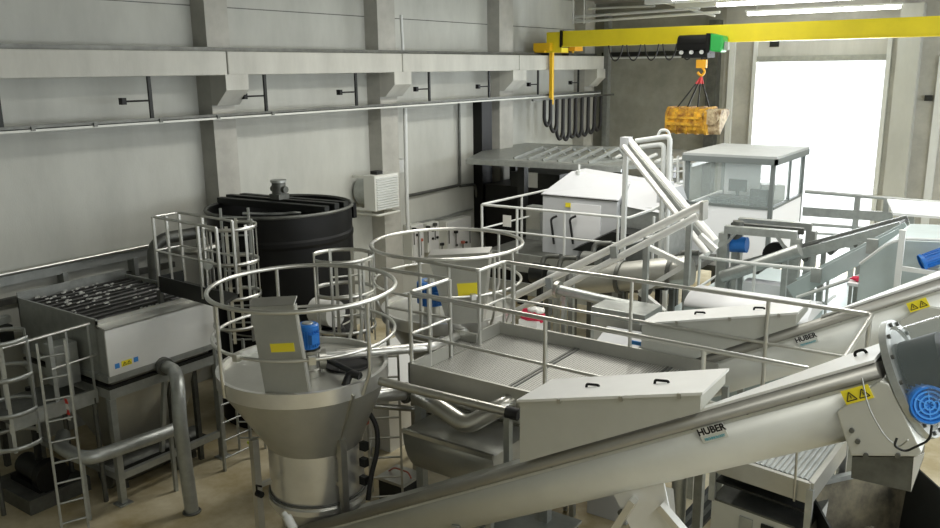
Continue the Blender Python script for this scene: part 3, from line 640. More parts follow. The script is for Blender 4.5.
# dark opening, hose, clamps on the front washer lid
oc = P(348, 364, z=w1.z-0.05)
MB().lathe((oc.x, oc.y, w1.z-0.06), [(0.27, 0.0), (0.27, 0.02), (0.25, 0.02), (0.25, 0.02), (0.25, 0.005), (0.001, 0.005)], 32).build('inspection_opening', 'black_rubber', W1)
hs = thing('drain_hose', P(348, 378, z=w1.z), 'short black hose with grey coupling lying on the front washer lid', 'hose')
a = P(328, 360, z=w1.z+0.06); b = P(360, 376, z=w1.z+0.05); c = P(345, 386, z=w1.z-0.05); 
MB().tube([a, b], 0.035, 10).build('coupling', 'dark_steel', hs); MB().tube([b, P(350, 373, z=w1.z+0.07), c], 0.045, 12, rad=0.06).build('hose', 'black_rubber', hs)
vh = thing('black_hose', P(372, 470, d=9.2), 'long black hose hanging down the right side of the front washer', 'hose')
MB().tube([P(366, 408, d=9.7), P(377, 425, d=9.7), P(378, 450, d=9.7), P(371, 475, d=9.7), P(368, 500, d=9.7)], 0.03, 10, rad=0.2).build('hose', 'black_rubber', vh)
for py in (420, 446, 462, 480): 
    c_ = P(364, py, d=9.75); MB().cbox(c_, (0.09, 0.07, 0.1)).build('valve', 'reddish_valve' if py < 430 else 'dark_steel', vh)
c_ = P(287, 517, d=9.0); tag(MB().cyl(c_, c_+Vector((0.12, -0.02, -0.1)), 0.05, 14).cyl(c_-Vector((.05, 0, -0.03)), c_, 0.03, 10).build('level_sensor', 'white_steel'), 'small white sensor head under the front washer bowl', 'sensor')
c_ = P(257, 493, d=8.9); tag(MB().cyl(c_, c_+Vector((0.08, 0, 0)), 0.035, 10).tube([c_, c_+Vector((0, 0, .09)), c_+Vector((0.08, 0, 0.1))], 0.012, 6).build('valve', 'black_plastic'), 'small black valve on the left leg of the front washer', 'valve')
# rear chute
q = [P(428, 256, d=11.5), P(489, 253, d=11.3), P(482, 322, d=11.3), P(448, 325, d=11.4)]
ic2 = thing('inlet_chute', (q[2]+q[3])/2, 'beige tapered inlet chute with yellow sticker on the rear grit washer', 'chute')
MB().plate(q, 0.02).build('front_plate', 'stainless_sheet', ic2)
off = Vector((-0.05, 0.15, 0))
MB().plate([q[0], q[3], q[3]+off, q[0]+off], 0.012).build('side_plate', 'stainless_sheet', ic2)
MB().plate([q[1], q[1]+off, q[2]+off, q[2]], 0.012).build('side_plate', 'stainless_sheet', ic2)
MB().plate([q[0], q[1], q[1]+off+Vector((0, 0, 0.05)), q[0]+off+Vector((0, 0, 0.05))], 0.016).build('top_lip', 'stainless_bright', ic2)
n = (q[1]-q[0]).cross(q[3]-q[0]).normalized()
if n.dot(C0-q[0]) < 0: n = -n
s4 = [onquad(q, 0.50, 0.45), onquad(q, 0.80, 0.45), onquad(q, 0.76, 0.62), onquad(q, 0.48, 0.62)]
MB().plate([onquad(q, .42, .42), onquad(q, .86, .42), onquad(q, .84, .6), onquad(q, .42, .6)], 0.004).build('warning_sticker', 'warning_yellow', ic2)
c_ = P(432, 300, d=12.0)
gm2 = thing('agitator_drive', (c_.x, c_.y, r2.z-1.0), 'blue agitator motor left of the rear washer chute', 'motor')
MB().cyl((c_.x, c_.y, r2.z-1.0), (c_.x, c_.y, c_.z-0.02), 0.12, 20).build('gearbox', 'stainless', gm2)
vmotor(gm2, c_, 0.21, c_.z-0.05, 0.34)
# ================================================================== SCREW CONVEYORS
SL = 0.543; TH = math.atan(SL); AX = Vector((math.cos(TH), 0, math.sin(TH))); WU = Vector((-math.sin(TH), 0, math.cos(TH)))
def conveyor(y0, xr, zr_, x0, x1, label, mark, dy=0):
    """y0 axis; flange line passes (xr, zr_)"""
    def pt(x, v, w): return Vector((x, y0+v, zr_+SL*(x-xr)))+WU*w
    base = pt(x0, 0, -0.4); base.z = max(0.0, base.z)
    t = thing('screw_conveyor', base, label, 'conveyor', 'sloping stainless screw conveyors')
    def ext(poly, xa, xb, name, m, smooth=False, par=None):
        mb = MB(); A_ = [pt(xa, v, w) for v, w in poly]; mb.prism(A_, pt(xb, 0, 0)-pt(xa, 0, 0))
        if smooth: mb.sm = [False, False]+[True]*len(poly)
        return mb.build(name, m, par or t)
    # U trough
    poly = [(-0.33, 0.0), (-0.37, -0.02)]+[(-0.385*math.cos(math.radians(a)), -0.08-0.36*math.sin(math.radians(a))) for a in range(10, 180, 10)]+[(0.37, -0.02), (0.33, 0.0)]
    ext(poly[::-1], x0, x1, 'trough', 'conveyor_sheet', True)
    ext([(-0.36, -0.012), (-0.36, 0.012), (0.36, 0.012), (0.36, -0.012)], x0, x1, 'flange_strip', 'conveyor_sheet')
    # round pipe bulge above the flange
    pb = [(-0.33, 0.0), (-0.385, 0.03), (-0.40, 0.06), (-0.39, 0.095), (-0.345, 0.125), (0.18, 0.0)]
    ext(pb, x0, x1, 'upper_casing', 'shaded_casing', True)
    # lid
    xm = x1-1.35
    la, lb, lc, ldd = pt(xm, -0.365, 0.128), pt(x1, -0.365, 0.128), pt(x1, 0.22, 0.11), pt(xm, 0.22, -0.01)
    e = WU*0.02; MB().hexa([la, lb, lc, ldd, la+e, lb+e, lc+e, ldd+e]).build('lid', 'cover_grey', t)
    lf, lg = pt(xm, 0.22, -0.1), pt(x1, 0.22, -0.1); MB().plate([ldd+e, lc+e, lg, lf], 0.015).build('lid_skirt', 'stainless_sheet', t)
    k = x0+0.3
    while k < x1-0.2:
        MB().cyl(pt(k, -0.352, 0.012), pt(k, -0.352, 0.03), 0.012, 6).build('bolt', 'dull_steel', t); k += 0.42
    MB().tube([pt(x1-0.17, -0.05, 0.1), pt(x1-0.17, -0.05, 0.17), pt(x1-0.1, -0.05, 0.17), pt(x1-0.1, -0.05, 0.1)], 0.011, 8, rad=0.03).build('lid_handle', 'black_plastic', t)
    # maker's plate
    o_ = P(*mark, y=y0-0.395)
    MB().cbox(o_, (0.22, 0.006, 0.115), mtx=Matrix((AX, Vector((0, 1, 0)), WU)).transposed()).build('nameplate', 'heater_grey', t)
    MB().cbox(o_+WU*0.028+Vector((0, -0.003, 0)), (0.22, 0.006, 0.065), mtx=Matrix((AX, Vector((0, 1, 0)), WU)).transposed()).build('nameplate_band', 'cover_grey', t)
    text_mesh('HUBER', 0.076, o_+WU*0.028+Vector((0, -0.008, 0)), AX, WU, 'sticker_black', t)
    text_mesh('TECHNOLOGY', 0.026, o_-WU*0.035+Vector((0, -0.006, 0)), AX, WU, 'sticker_teal', t)
    return t, pt
SC1, pt1 = conveyor(6.3, -3.7, 2.33, -7.0, -0.78, 'front screw conveyor rising to the right with nameplate and blue end motor', (713, 433))
SC2, pt2 = conveyor(9.52, -2.92, 2.64, -7.0, -0.45, 'second screw conveyor with nameplate rising beyond the platform', (807, 340))
def warn(t, px, y, sz=(0.19, 0.10)):
    o_ = P(*px, y=y)
    MB().cbox(o_, (sz[0], 0.006, sz[1]), mtx=Matrix((AX, Vector((0, 1, 0)), WU)).transposed()).build('warning_plate', 'warning_yellow', t, label='yellow plate with two warning triangles')
    triangles(o_+Vector((0, -0.004, 0)), AX, WU, 0.07, 2, t)
warn(SC1, (857, 394.5), 5.875); warn(SC2, (918, 305), 9.09)
# side panel at upper end of conveyor 1 (drive head cheek)
def head(t, pt, x1, y0):
    MB().prism([P(*q, y=y0-0.42) for q in x1], (0, 0.84, 0)).build('discharge_head', 'conveyor_sheet', t, bevel=0.01)
head(SC1, pt1, [(836, 412), (880, 381), (889, 384), (922, 452), (917, 457), (851, 456)], 6.3); head(SC2, pt2, [(899, 322), (925, 306), (960, 312), (975, 340), (905, 345)], 9.52)
for u, v_ in ((852, 430), (858, 441), (866, 455), (898, 455)):
    p = P(u, v_, y=5.88); MB().cyl(p, p-Vector((0, 0.02, 0)), 0.018, 8).build('bolt', 'dull_steel', SC1)
# round end flange and motor in a clear cover
fc = pt1(-0.74, 0.0, -0.13)
MB().lathe(fc, [(0.001, 0), (0.43, 0), (0.43, 0), (0.43, 0.05), (0.43, 0.05), (0.38, 0.05), (0.36, 0.03), (0.001, 0.03)], 56, axis=AX).build('end_flange', 'galvanised', SC1)
bolt_ring(SC1, fc+AX*0.05, AX, 0.40, 14, 0.016, 0.02, name='flange_bolts')
em = thing('conveyor_motor', fc+AX*0.1, 'large blue motor with round fan cowl on the front conveyor upper end', 'motor')
mc = P(930, 392, d=5.2)
ma = Vector((0.86, -0.42, -0.12)).normalized()
MB().cyl(fc+AX*0.05+WU*0.02, fc+AX*0.3+WU*0.02, 0.24, 32).build('gearbox', 'black_plastic', em)
MB().cyl(fc+AX*0.36, fc+AX*0.44, 0.19, 28).build('adapter', 'dark_steel', em)
fan = P(929, 405, d=5.5); fb_ = fan-Vector((0.05, -0.02, 0))
fd = (C0-fan).normalized(); fd = (fd+Vector((0.35, 0, -0.1))).normalized()
mbm = MB().cyl(fan-fd*0.42, fan-fd*0.02, 0.105, 28)
Q_ = Vector((0, 0, 1)).rotation_difference(fd).to_matrix()
for k in range(24):
    d_ = Q_@Vector((math.cos(k*math.pi/12), math.sin(k*math.pi/12), 0)); mbm.bar(fan-fd*0.4+d_*0.115, fan-fd*0.08+d_*0.115, 0.007, 0.022, up=d_)
mbm.build('motor_body', 'motor_blue', em)
cwl = MB().lathe(fan, [(0.125, -0.08), (0.13, 0), (0.122, 0.02), (0.11, 0.02), (0.11, 0.02), (0.105, 0.0), (0.001, 0.0)], 36, axis=fd).build('fan_cowl', 'motor_blue', em)
g_ = MB()
for rr in (0.03, 0.06, 0.09): g_.lathe(fan, [(rr-0.006, 0.004), (rr+0.006, 0.004), (rr+0.006, 0.012), (rr-0.006, 0.012), (rr-0.006, 0.004)], 28, axis=fd)
for k in range(6):
    d_ = Q_@Vector((math.cos(k*math.pi/3), math.sin(k*math.pi/3), 0)); g_.bar(fan+d_*0.015+fd*0.008, fan+d_*0.102+fd*0.008, 0.008, 0.006, up=fd)
g_.build('fan_grille', 'sticker_blue', em)
cv = MB().lathe(fc, [(0.36, 0.05), (0.36, 0.72), (0.345, 0.75), (0.001, 0.76)], 48, axis=AX).build('clear_cover', 'clear_cover', em)
MB().tube([P(862, 378, d=5.45), P(868, 408, d=5.45), P(885, 437, d=5.4), P(899, 448, d=5.4), P(908, 440, d=5.3)], 0.005, 6, rad=0.1).build('thin_cable', 'galvanised', em)
MB().tube([P(897, 438, d=5.3), P(894, 446, d=5.3), P(905, 452, d=5.3), P(930, 440, d=5.2), P(932, 425, d=5.2)], 0.008, 8, rad=0.05).build('cable_gland', 'dark_steel', em)
# second conveyor motor and vessel
c_ = P(934, 258, d=9.6)
em2 = thing('conveyor_motor', c_, 'blue motor at right edge above the second conveyor', 'motor')
vv = Vector((0.6, 0.3, 0.3)).normalized()
mb = MB().cyl(c_-vv*0.13, c_+vv*0.2, 0.075, 24)
Q_ = Vector((0, 0, 1)).rotation_difference(vv).to_matrix()
for k in range(18):
    d_ = Q_@Vector((math.cos(k*math.pi/9), math.sin(k*math.pi/9), 0)); mb.bar(c_-vv*0.1+d_*0.08, c_+vv*0.18+d_*0.08, 0.008, 0.02, up=d_)
mb.build('motor_body', 'motor_blue', em2)
MB().lathe(c_, [(0.095, -0.15), (0.1, -0.12), (0.001, -0.12)], 24, axis=vv).build('motor_flange', 'motor_blue', em2)
MB().bar(c_+Vector((0.0, 0, -0.1)), Vector((c_.x, c_.y, c_.z-0.75)), 0.12, 0.12).build('mount', 'galvanised', em2)
# discharge box and dark container at lower right
a0, a1_, a2_, a3_ = P(852, 457, y=5.9), P(914, 457, y=5.9), P(911, 492, y=5.9), P(851, 478, y=5.9)
db = thing('discharge_spout', a3_, 'square greenish rubber-skirted discharge spout below the front conveyor head', 'spout')
MB().prism([a3_, a2_, a1_, a0], (0, 0.6, 0)).build('skirt', 'dull_steel', db)
MB().plate([a1_+Vector((0.0, -0.005, 0)), a1_+Vector((0.06, -0.005, 0.05)), a2_+Vector((0.02, -0.005, 0.12)), a2_+Vector((-0.0, -0.005, 0))], 0.012).build('edge_strip', 'cover_grey', db)
ct = thing('grit_container', (P(880, 510, z=1.6).x, P(880, 510, z=1.6).y, 0), 'dark open grit container below the spout at the lower right corner', 'container')
cA, cB = P(812, 478, z=2.1), P(905, 476, z=2.1)
zr_c = 2.0
k1, k4, k2 = P(806, 485, z=zr_c), P(912, 462, z=zr_c), P(842, 550, z=zr_c)
k3 = k2+(k4-k1)*1.1; kk = [k1, k2, k3, k4]; cen = sum(kk, Vector())/4
def shr(p, f_, z): return Vector((cen.x+(p.x-cen.x)*f_, cen.y+(p.y-cen.y)*f_, z))
for i, nm in enumerate(('side_wall', 'front_wall', 'side_wall', 'back_wall')):
    a_, b_ = kk[i], kk[(i+1) % 4]; 
    MB().hexa([shr(a_, .55, .7), shr(b_, .55, .7), shr(b_, .59, .7), shr(a_, .59, .7), shr(a_, .97, zr_c-(.4 if i == 1 else 0)), shr(b_, .97, zr_c-(.4 if i == 1 else 0)), shr(b_, 1, zr_c-(.4 if i == 1 else 0)), shr(a_, 1, zr_c-(.4 if i == 1 else 0))]).build(nm, 'grit_brown' if i == 3 else 'dark_steel', ct)
MB().bar(k1, k4, 0.06, 0.05).build('rim', 'galvanised', ct)
MB().prism([shr(p, .57, .66) for p in kk], (0, 0, 0.05)).build('base', 'dark_steel', ct)
for p in kk: q_ = shr(p, .5, 0); MB().box((q_.x-0.05, q_.y-0.05, 0), (q_.x+0.05, q_.y+0.05, 0.68)).build('leg', 'dark_steel', ct)
hp_ = MB(); vs = []; N = 16
for i in range(N+1):
    for j in range(N*2):
        r_ = i/N; f_ = math.pi*j/N; kx = cen.x+(kk[0].x-cen.x)*0; 
        vs.append((cen.x-0.1+0.42*r_*math.cos(f_), cen.y+0.15+0.42*r_*math.sin(f_), 1.62-0.6*r_**1.4+random.uniform(0, .02)))
hp_._add(vs, [(i*2*N+j, (i+1)*2*N+j, (i+1)*2*N+(j+1) % (2*N), i*2*N+(j+1) % (2*N)) for i in range(N) for j in range(2*N)], True)
tag(hp_.build('grit_heap', 'grit_brown'), 'brown heap of wet grit lying in the dark container', 'grit', kind='stuff')
# feed boxes on the conveyors
def feed_box(yn, yf, x0, x1, zt0, zt1, line, label):
    """trapezoid hopper box; line(x) gives the underside height"""
    t = thing('feed_hopper', ((x0+x1)/2, (yn+yf)/2, line((x0+x1)/2)), label, 'hopper', 'covered feed boxes on the conveyors')
    dz = 0.09; xt = x1-0.06
    bot = [(x0, yn, line(x0)), (x1, yn, line(x1)), (xt, yf, line(xt)), (x0-0.1, yf, line(x0-0.1))]
    top = [(x0, yn, zt0), (x1, yn, zt1), (xt, yf, max(zt1-dz, line(xt)+0.02)), (x0-0.1, yf, zt0-dz)]
    MB().hexa([*bot, *top]).build('body', 'conveyor_sheet', t)
    v = [(x0-0.02, yn-0.025, zt0), (x1+0.02, yn-0.025, zt1), (xt+0.02, yf+0.02, zt1-dz+0.02), (x0-0.12, yf+0.02, zt0-dz)]
    MB().hexa([*v, *[(a, b, c+0.025) for a, b, c in v]]).build('lid', 'cover_grey', t)
    for u in (0.33, 0.72):
        x = x0+(x1-x0)*u; z = zt0+(zt1-zt0)*u+0.02-dz*0.45; y = yn+(yf-yn)*0.45
        MB().tube([(x-0.06, y, z-.01), (x-0.06, y, z+0.035), (x+0.06, y, z+0.05), (x+0.06, y, z)], 0.012, 8, rad=0.02).build('handle', 'black_plastic', t)
    for u in (0.25, 0.6, 0.9):
        x = x0+(x1-x0)*u; z = zt0+(zt1-zt0)*u
        MB().cbox((x, yn-0.025, z), (0.03, 0.02, 0.04)).build('latch', 'stainless', t)
    return t
feed_box(5.85, 6.62, -3.62, -2.0, 3.13, 3.57, lambda x: 2.33+SL*(x+3.7)+0.17, 'covered sloping feed box with two black handles on the front conveyor')
feed_box(9.08, 9.88, -3.88, -2.1, 2.95, 3.38, lambda x: 2.64+SL*(x+2.92)+0.16, 'covered sloping feed box with two handles on the second conveyor')
# stands of conveyors
for (pt, t, xs) in ((pt1, SC1, (-4.6,)), (pt2, SC2, (-5.0, -3.0, -1.2))):
    for x in xs:
        for v in (-0.3, 0.3):
            p = pt(x, v, -0.3); MB().bar((p.x, p.y, 0), p, 0.07).build('support_leg', 'galvanised', t)
# ================================================================== MIDDLE PLATFORM
RZ = 3.5; DZ = 2.5
pf = thing('walkway_platform', (-3.6, 8.0, 0), 'grated steel walkway platform with railings between the two grit washers and conveyors', 'platform')
MB().box((-5.9, 7.12, DZ-0.04), (-2.9, 9.02, DZ)).build('deck_grating', 'grating', pf)
for x in (-4.75, -4.7, -3.5, -3.45): MB().box((x-0.012, 7.12, DZ), (x+0.012, 9.02, DZ+0.012)).build('grating_joint', 'dull_steel', pf)
for a, b in (((-5.92, 9.02, DZ-0.12), (-2.9, 9.05, DZ+0.16)), ((-5.92, 7.09, DZ-0.12), (-2.9, 7.12, DZ+0.16)), ((-5.93, 8.55, DZ-0.12), (-5.9, 9.05, DZ+0.16)), ((-5.93, 7.09, DZ-0.12), (-5.9, 7.85, DZ+0.16))):
    MB().box(a, b).build('toe_board', 'stainless_sheet', pf)
RM = 'rail_steel'
def prail(pts, r=0.024, name='top_rail'): MB().tube(pts, r, 10, rad=0.07).build(name, RM, pf)
prail([(-6.9, 8.5, RZ), (-5.85, 8.46, RZ), (-5.85, 9.05, RZ), (-1.35, 9.05, RZ), (-1.35, 7.45, RZ-0.1)])
prail([(-6.95, 7.86, RZ), (-5.9, 7.9, RZ), (-5.92, 7.15, RZ), (-1.5, 7.05, RZ)])
prail([(-5.85, 8.46, RZ-0.5), (-5.85, 9.05, RZ-0.5), (-1.35, 9.05, RZ-0.5)], 0.018, 'mid_rail')
prail([(-5.9, 7.9, RZ-0.5), (-5.92, 7.15, RZ-0.5), (-1.6, 7.05, RZ-0.5)], 0.018, 'mid_rail')
prail([(-6.9, 7.86, RZ-0.5), (-5.9, 7.9, RZ-0.5)], 0.018, 'mid_rail'); prail([(-6.9, 8.5, RZ-0.5), (-5.85, 8.46, RZ-0.5)], 0.018, 'mid_rail')
xf = [P(630, 281, z=RZ).x, P(767, 301, z=RZ).x]; xn = [P(549, 317, z=RZ).x, P(704, 349, z=RZ).x]
for x, y in ((-5.85, 8.46), (-5.85, 9.05), (-5.7, 9.05), (xf[0], 9.05), (xf[1], 9.05), (-1.35, 8.9), (-5.9, 7.9), (-5.92, 7.5), (-5.92, 7.15), (xn[0], 7.1), (xn[1], 7.07), (-6.85, 8.5), (-6.9, 7.86), (-6.35, 8.48), (-6.2, 7.88)):
    MB().tube([(x, y, RZ-0.005), (x, y, DZ-0.05)], 0.024, 8).build('rail_post', RM, pf)
MB().box((-6.5, 7.9, DZ-0.04), (-5.93, 8.5, DZ)).build('bridge_plate', 'grating', pf)
MB().box((-6.5, 7.86, DZ-0.12), (-5.93, 7.9, DZ+0.12)).build('toe_board', 'stainless_sheet', pf)
MB().box((-6.3, 8.5, DZ-0.12), (-5.93, 8.54, DZ+0.12)).build('toe_board', 'stainless_sheet', pf)
for x, y in ((-5.85, 7.2), (-5.85, 8.95), (-3.0, 8.9), (-4.1, 7.16)):
    MB().bar((x, y, 0), (x, y, DZ-0.04), 0.1).build('leg', 'galvanised', pf)
for a, b in (((-5.85, 7.2), (-5.85, 8.95)), ((-5.85, 8.95), (-3.0, 8.9)), ((-4.1, 7.16), (-5.85, 7.2))):
    MB().bar((*a, DZ-0.2), (*b, DZ-0.2), 0.06, 0.12).build('cross_beam', 'galvanised', pf)
# ladder below the ring, seen behind the front washer
l3 = thing('low_ladder', P(395, 500, d=11.0), 'narrow ladder seen between the front washer and the platform legs', 'ladder')
fb = P(384, 470, z=0.0)
ladder(l3, (-6.75, 7.55, 0), (0.75, 0.65, 0), 0.42, 0, DZ+0.05, m='stainless', step=0.28)
# diagonal bar from washer to clamp
db_ = thing('diagonal_pipe', P(385, 385, d=9.4), 'straight pipe sloping from the front washer to a black clamp', 'pipe')
a = P(380, 381, d=9.2); b = P(508, 412, y=6.75)
MB().tube([a, b], 0.05, 12).build('pipe_run', 'stainless', db_)
dd = (b-a).normalized(); MB().tube([b-dd*0.02, b+dd*0.12], 0.065, 12).build('clamp', 'black_rubber', db_)
MB().bar(b-Vector((0, 0, 0.04)), b-Vector((0.0, 0, 0.75)), 0.07).build('support', 'galvanised', db_)
# pipes below platform
vp = thing('bent_drain_pipe', P(465, 425, d=9.3), 'thick beige pipe with a V bend below the platform', 'pipe')
MB().tube([P(418, 396, d=9.5), P(434, 404, d=9.2), P(467, 426, d=8.9), P(500, 407, d=8.9), P(518, 398, d=9.1)], 0.1, 16, rad=0.12).build('pipe_run', 'stainless', vp)
up = thing('overflow_pipe', P(400, 395, d=9.5), 'short level pipe leaving the right side of the front washer', 'pipe')
a = P(366, 396, d=9.9); b = P(404, 393, d=10.2)
MB().tube([a, b], 0.09, 14).build('pipe_run', 'stainless_bright', up); MB().tube([b, lerp(a, b, 1.08)], 0.13, 14).build('flange', 'dull_steel', up)
MB().tube([P(360, 405, d=9.9), P(430, 410, d=10.3)], 0.035, 10).build('lower_rail', 'stainless', up)
# U trough under platform
ut = thing('u_shaped_tank', (P(465, 470, d=9.4)), 'half round stainless tank below the platform edge', 'tank')
Lx0, Lx1 = P(428, 440, d=10).x, P(515, 440, d=9.2).x
yc = P(465, 440, d=9.6).y; zc = P(465, 428, d=9.6).z
poly = [(yc+0.42*math.cos(math.radians(a)), zc-0.62*math.sin(math.radians(a))) for a in range(0, 181, 12)]
mb = MB().prism([(Lx0, y, z) for y, z in poly], (Lx1-Lx0, 0, 0.0)); mb.sm = [False, False]+[True]*len(poly); mb.build('shell', 'stainless_sheet', ut)
for q_ in (-0.42, 0.42): MB().bar((Lx0, yc+q_, zc), (Lx1, yc+q_, zc), 0.04, 0.05).build('rim', 'stainless', ut)
for x in (Lx0+0.15, Lx1-0.15): MB().bar((x, yc+0.35, 0), (x, yc+0.35, zc-0.1), 0.06).build('leg', 'galvanised', ut)
bxx = P(402, 478, z=0.55)
bxx = P(400, 474, z=0.55)
tb = thing('low_cabinet', (bxx.x, bxx.y, 0), 'low dark box with pale lid on the floor between washer and platform legs', 'box')
MB().box((bxx.x-0.22, bxx.y-0.2, 0), (bxx.x+0.22, bxx.y+0.2, 0.5)).build('body', 'dark_steel', tb); MB().box((bxx.x-0.24, bxx.y-0.22, 0.5), (bxx.x+0.24, bxx.y+0.22, 0.54)).build('lid', 'stainless_sheet', tb)
MB().tube([(bxx.x-0.2, bxx.y, 0.54), (bxx.x-0.1, bxx.y, 0.62), (bxx.x+0.15, bxx.y, 0.62), (bxx.x+0.2, bxx.y, 0.54)], 0.012, 6, rad=0.05).build('cable', 'reddish_valve', tb)
# ================================================================== INCLINED TWIN TUBE CONVEYOR
YA = 10.9
tA = P(498, 304, y=YA); tB = P(704, 204, y=YA)
tw = thing('twin_tube_conveyor', (tA.x, YA, 0), 'long pale twin tube conveyor rising from the rear washer to the upper right', 'conveyor')
MB().tube([tA, tB], 0.058, 16).build('upper_tube', 'pale_tube', tw)
o1 = Vector((0.03, -0.12, -0.15))
MB().tube([P(495, 322, y=YA), tB+o1+Vector((-0.06, 0, -0.0))], 0.05, 16).build('lower_tube', 'pale_tube', tw)
for u in (0.3, 0.62): 
    c_ = lerp(tA, tB, u); MB().bar(c_+Vector((0, -0.1, 0.02)), c_+o1+Vector((0, -0.0, 0)), 0.1, 0.05).build('clamp', 'galvanised', tw)
MB().cbox(tB+Vector((0.02, -0.05, -0.08)), (0.05, 0.2, 0.25)).build('end_box', 'stainless_bright', tw)
for px, pt_, pb_ in ((572, 268, 0), (647, 233, 0), (690, 212, 0)):
    c_ = P(px, pt_+4, y=YA+0.12); MB().bar((c_.x, c_.y, 0), c_, 0.075).build('support_post', 'galvanised', tw)
a = P(573, 262, y=YA+0.12)
# lower horizontal feed from washer 1
lf = thing('transfer_pipe', P(380, 352, d=9.6), 'level stainless pipe joining the front washer lid to the rising conveyor', 'pipe')
pA = P(320, 357, d=9.6); pB = P(432, 347, d=10.1); pC = P(503, 316, y=YA-0.1)
MB().tube([pA, pB, pC], 0.055, 14, rad=0.15).build('pipe_run', 'stainless_bright', lf)
MB().tube([pA-(pB-pA).normalized()*0.03, pA+(pB-pA).normalized()*0.05], 0.14, 16).build('flange', 'stainless', lf)
MB().tube([P(336, 352, d=10), P(425, 345, d=10.4)], 0.03, 10).build('return_pipe', 'stainless', lf)
# descending tube with a frame (A shape) in the back
YT = 13.6
ta, tb_ = P(629, 140, y=YT), P(716, 242, y=YT-1.2)
af = thing('descending_conveyor', (ta.x, YT, 0), 'steep tube conveyor descending to the right from a tall post below the crane', 'conveyor')
MB().tube([ta, tb_], 0.06, 14).build('upper_tube', 'pale_tube', af)
MB().tube([ta+Vector((0.0, -0.2, -0.1)), tb_+Vector((-0.05, -0.2, -0.16))], 0.05, 12).build('lower_tube', 'pale_tube', af)
MB().bar(ta+Vector((0.05, -0.08, -0.12)), tb_+Vector((-0.02, -0.08, -0.12)), 0.05, 0.12).build('side_channel', 'galvanised', af)
MB().cbox(ta+Vector((-0.05, 0, -0.05)), (0.15, 0.2, 0.2)).build('head_box', 'enclosure_white', af)
MB().bar((ta.x-0.05, YT, 0), (ta.x-0.05, YT, ta.z-0.1), 0.075).build('tall_post', 'white_steel', af)
pp = thing('pipe_bridge', P(670, 138, y=YT+0.4), 'pair of bent pale pipes leaving the tall post top toward the yellow bucket', 'pipe')
for k, (a, b, c_) in enumerate((((636, 141), (670, 136), (671, 180)), ((640, 147), (664, 144), (665, 175)))):
    cz_ = P(*c_, y=YT+0.4); MB().tube([P(*a, y=YT+0.4), P(*b, y=YT+0.4), (cz_.x, cz_.y, 0)], 0.045, 10, rad=0.1).build('pipe_run', 'white_steel', pp)
MB().tube([P(657, 138, y=YT+.5), P(660, 130, y=YT+.5), P(668, 130, y=YT+.5), P(671, 140, y=YT+.5)], 0.025, 8, rad=0.08).build('loop_pipe', 'white_steel', pp)
# zig-zag braces lower
zz = thing('zigzag_brace', P(670, 300, d=13), 'zigzag of pale square bars beside the post right of the twin tubes', 'brace')
for a, b in (((648, 247), (686, 265)), ((687, 264), (640, 292)), ((640, 292), (664, 312)), ((700, 235), (716, 250))):
    MB().bar(P(*a, y=YA+0.25), P(*b, y=YA+0.25), 0.09, 0.07).build('bar', 'pale_tube', zz)
c_ = P(664, 312, y=YA+0.25); MB().bar((c_.x, c_.y, 0), c_, 0.08).build('foot_post', 'galvanised', zz)
# ================================================================== HORIZONTAL PIPES AND CLUTTER (centre back)
bp1 = thing('process_pipe', P(600, 300, y=10.4), 'thick pale pipe with flange running level behind the platform rail', 'pipe')
a, b = P(556, 289, y=10.5), P(630, 306, y=10.5)
MB().tube([a, b], 0.075, 16).build('pipe_run', 'galvanised', bp1); MB().tube([a, lerp(a, b, 0.05)], 0.13, 16).build('flange', 'stainless', bp1)
for u in (0.12, 0.9): c_ = lerp(a, b, u); MB().bar((c_.x, c_.y, 0), c_-Vector((0, 0, 0.08)), 0.06).build('stand', 'galvanised', bp1)
bp2 = thing('large_drum_pipe', P(640, 275, y=12.6), 'wide grey drum pipe lying level behind the twin tubes', 'pipe')
a, b = P(560, 283, y=12.2), P(690, 270, y=12.2)
MB().tube([a, b], 0.24, 24).build('pipe_run', 'stainless_sheet', bp2)
for u in (0.12, 0.5, 0.88): c_ = lerp(a, b, u); MB().tube([c_-Vector((0.03, 0, 0)), c_+Vector((0.03, 0, 0))], 0.28, 24).bar((c_.x, c_.y, 0), c_-Vector((0, 0, 0.1)), 0.08).build('band_stand', 'dull_steel', bp2)
cab = thing('steel_cabinet', P(620, 330, y=10.2), 'plain grey steel cabinet behind the platform rail left of the second feed box', 'cabinet')
a, b = P(591, 305, y=10.0), P(645, 318, y=10.0)
MB().box((a.x, 10.0, 0), (b.x, 10.6, a.z-0.02)).build('body', 'galvanised', cab, bevel=0.01)
MB().box((a.x+0.06, 9.99, 0.3), (b.x-0.06, 10.0, a.z-0.15)).build('door', 'stainless_sheet', cab)
wb = P(618, 345, y=9.5)
wbx = thing('white_box', (wb.x, 9.75, 0), 'white box with blue mark beside the second feed box', 'box')
MB().hexa([(wb.x-0.35, 9.4, 0), (wb.x+0.25, 9.4, 0), (wb.x+0.25, 9.9, 0), (wb.x-0.35, 9.9, 0), (wb.x-0.35, 9.4, wb.z-0.08), (wb.x+0.25, 9.4, wb.z-0.08), (wb.x+0.25, 9.9, wb.z+0.1), (wb.x-0.35, 9.9, wb.z+0.1)]).build('body', 'enclosure_white', wbx, bevel=0.01)
c_ = P(636, 343, y=9.38); MB().cbox(c_, (0.15, 0.02, 0.05)).build('blue_label', 'sticker_blue', wbx)
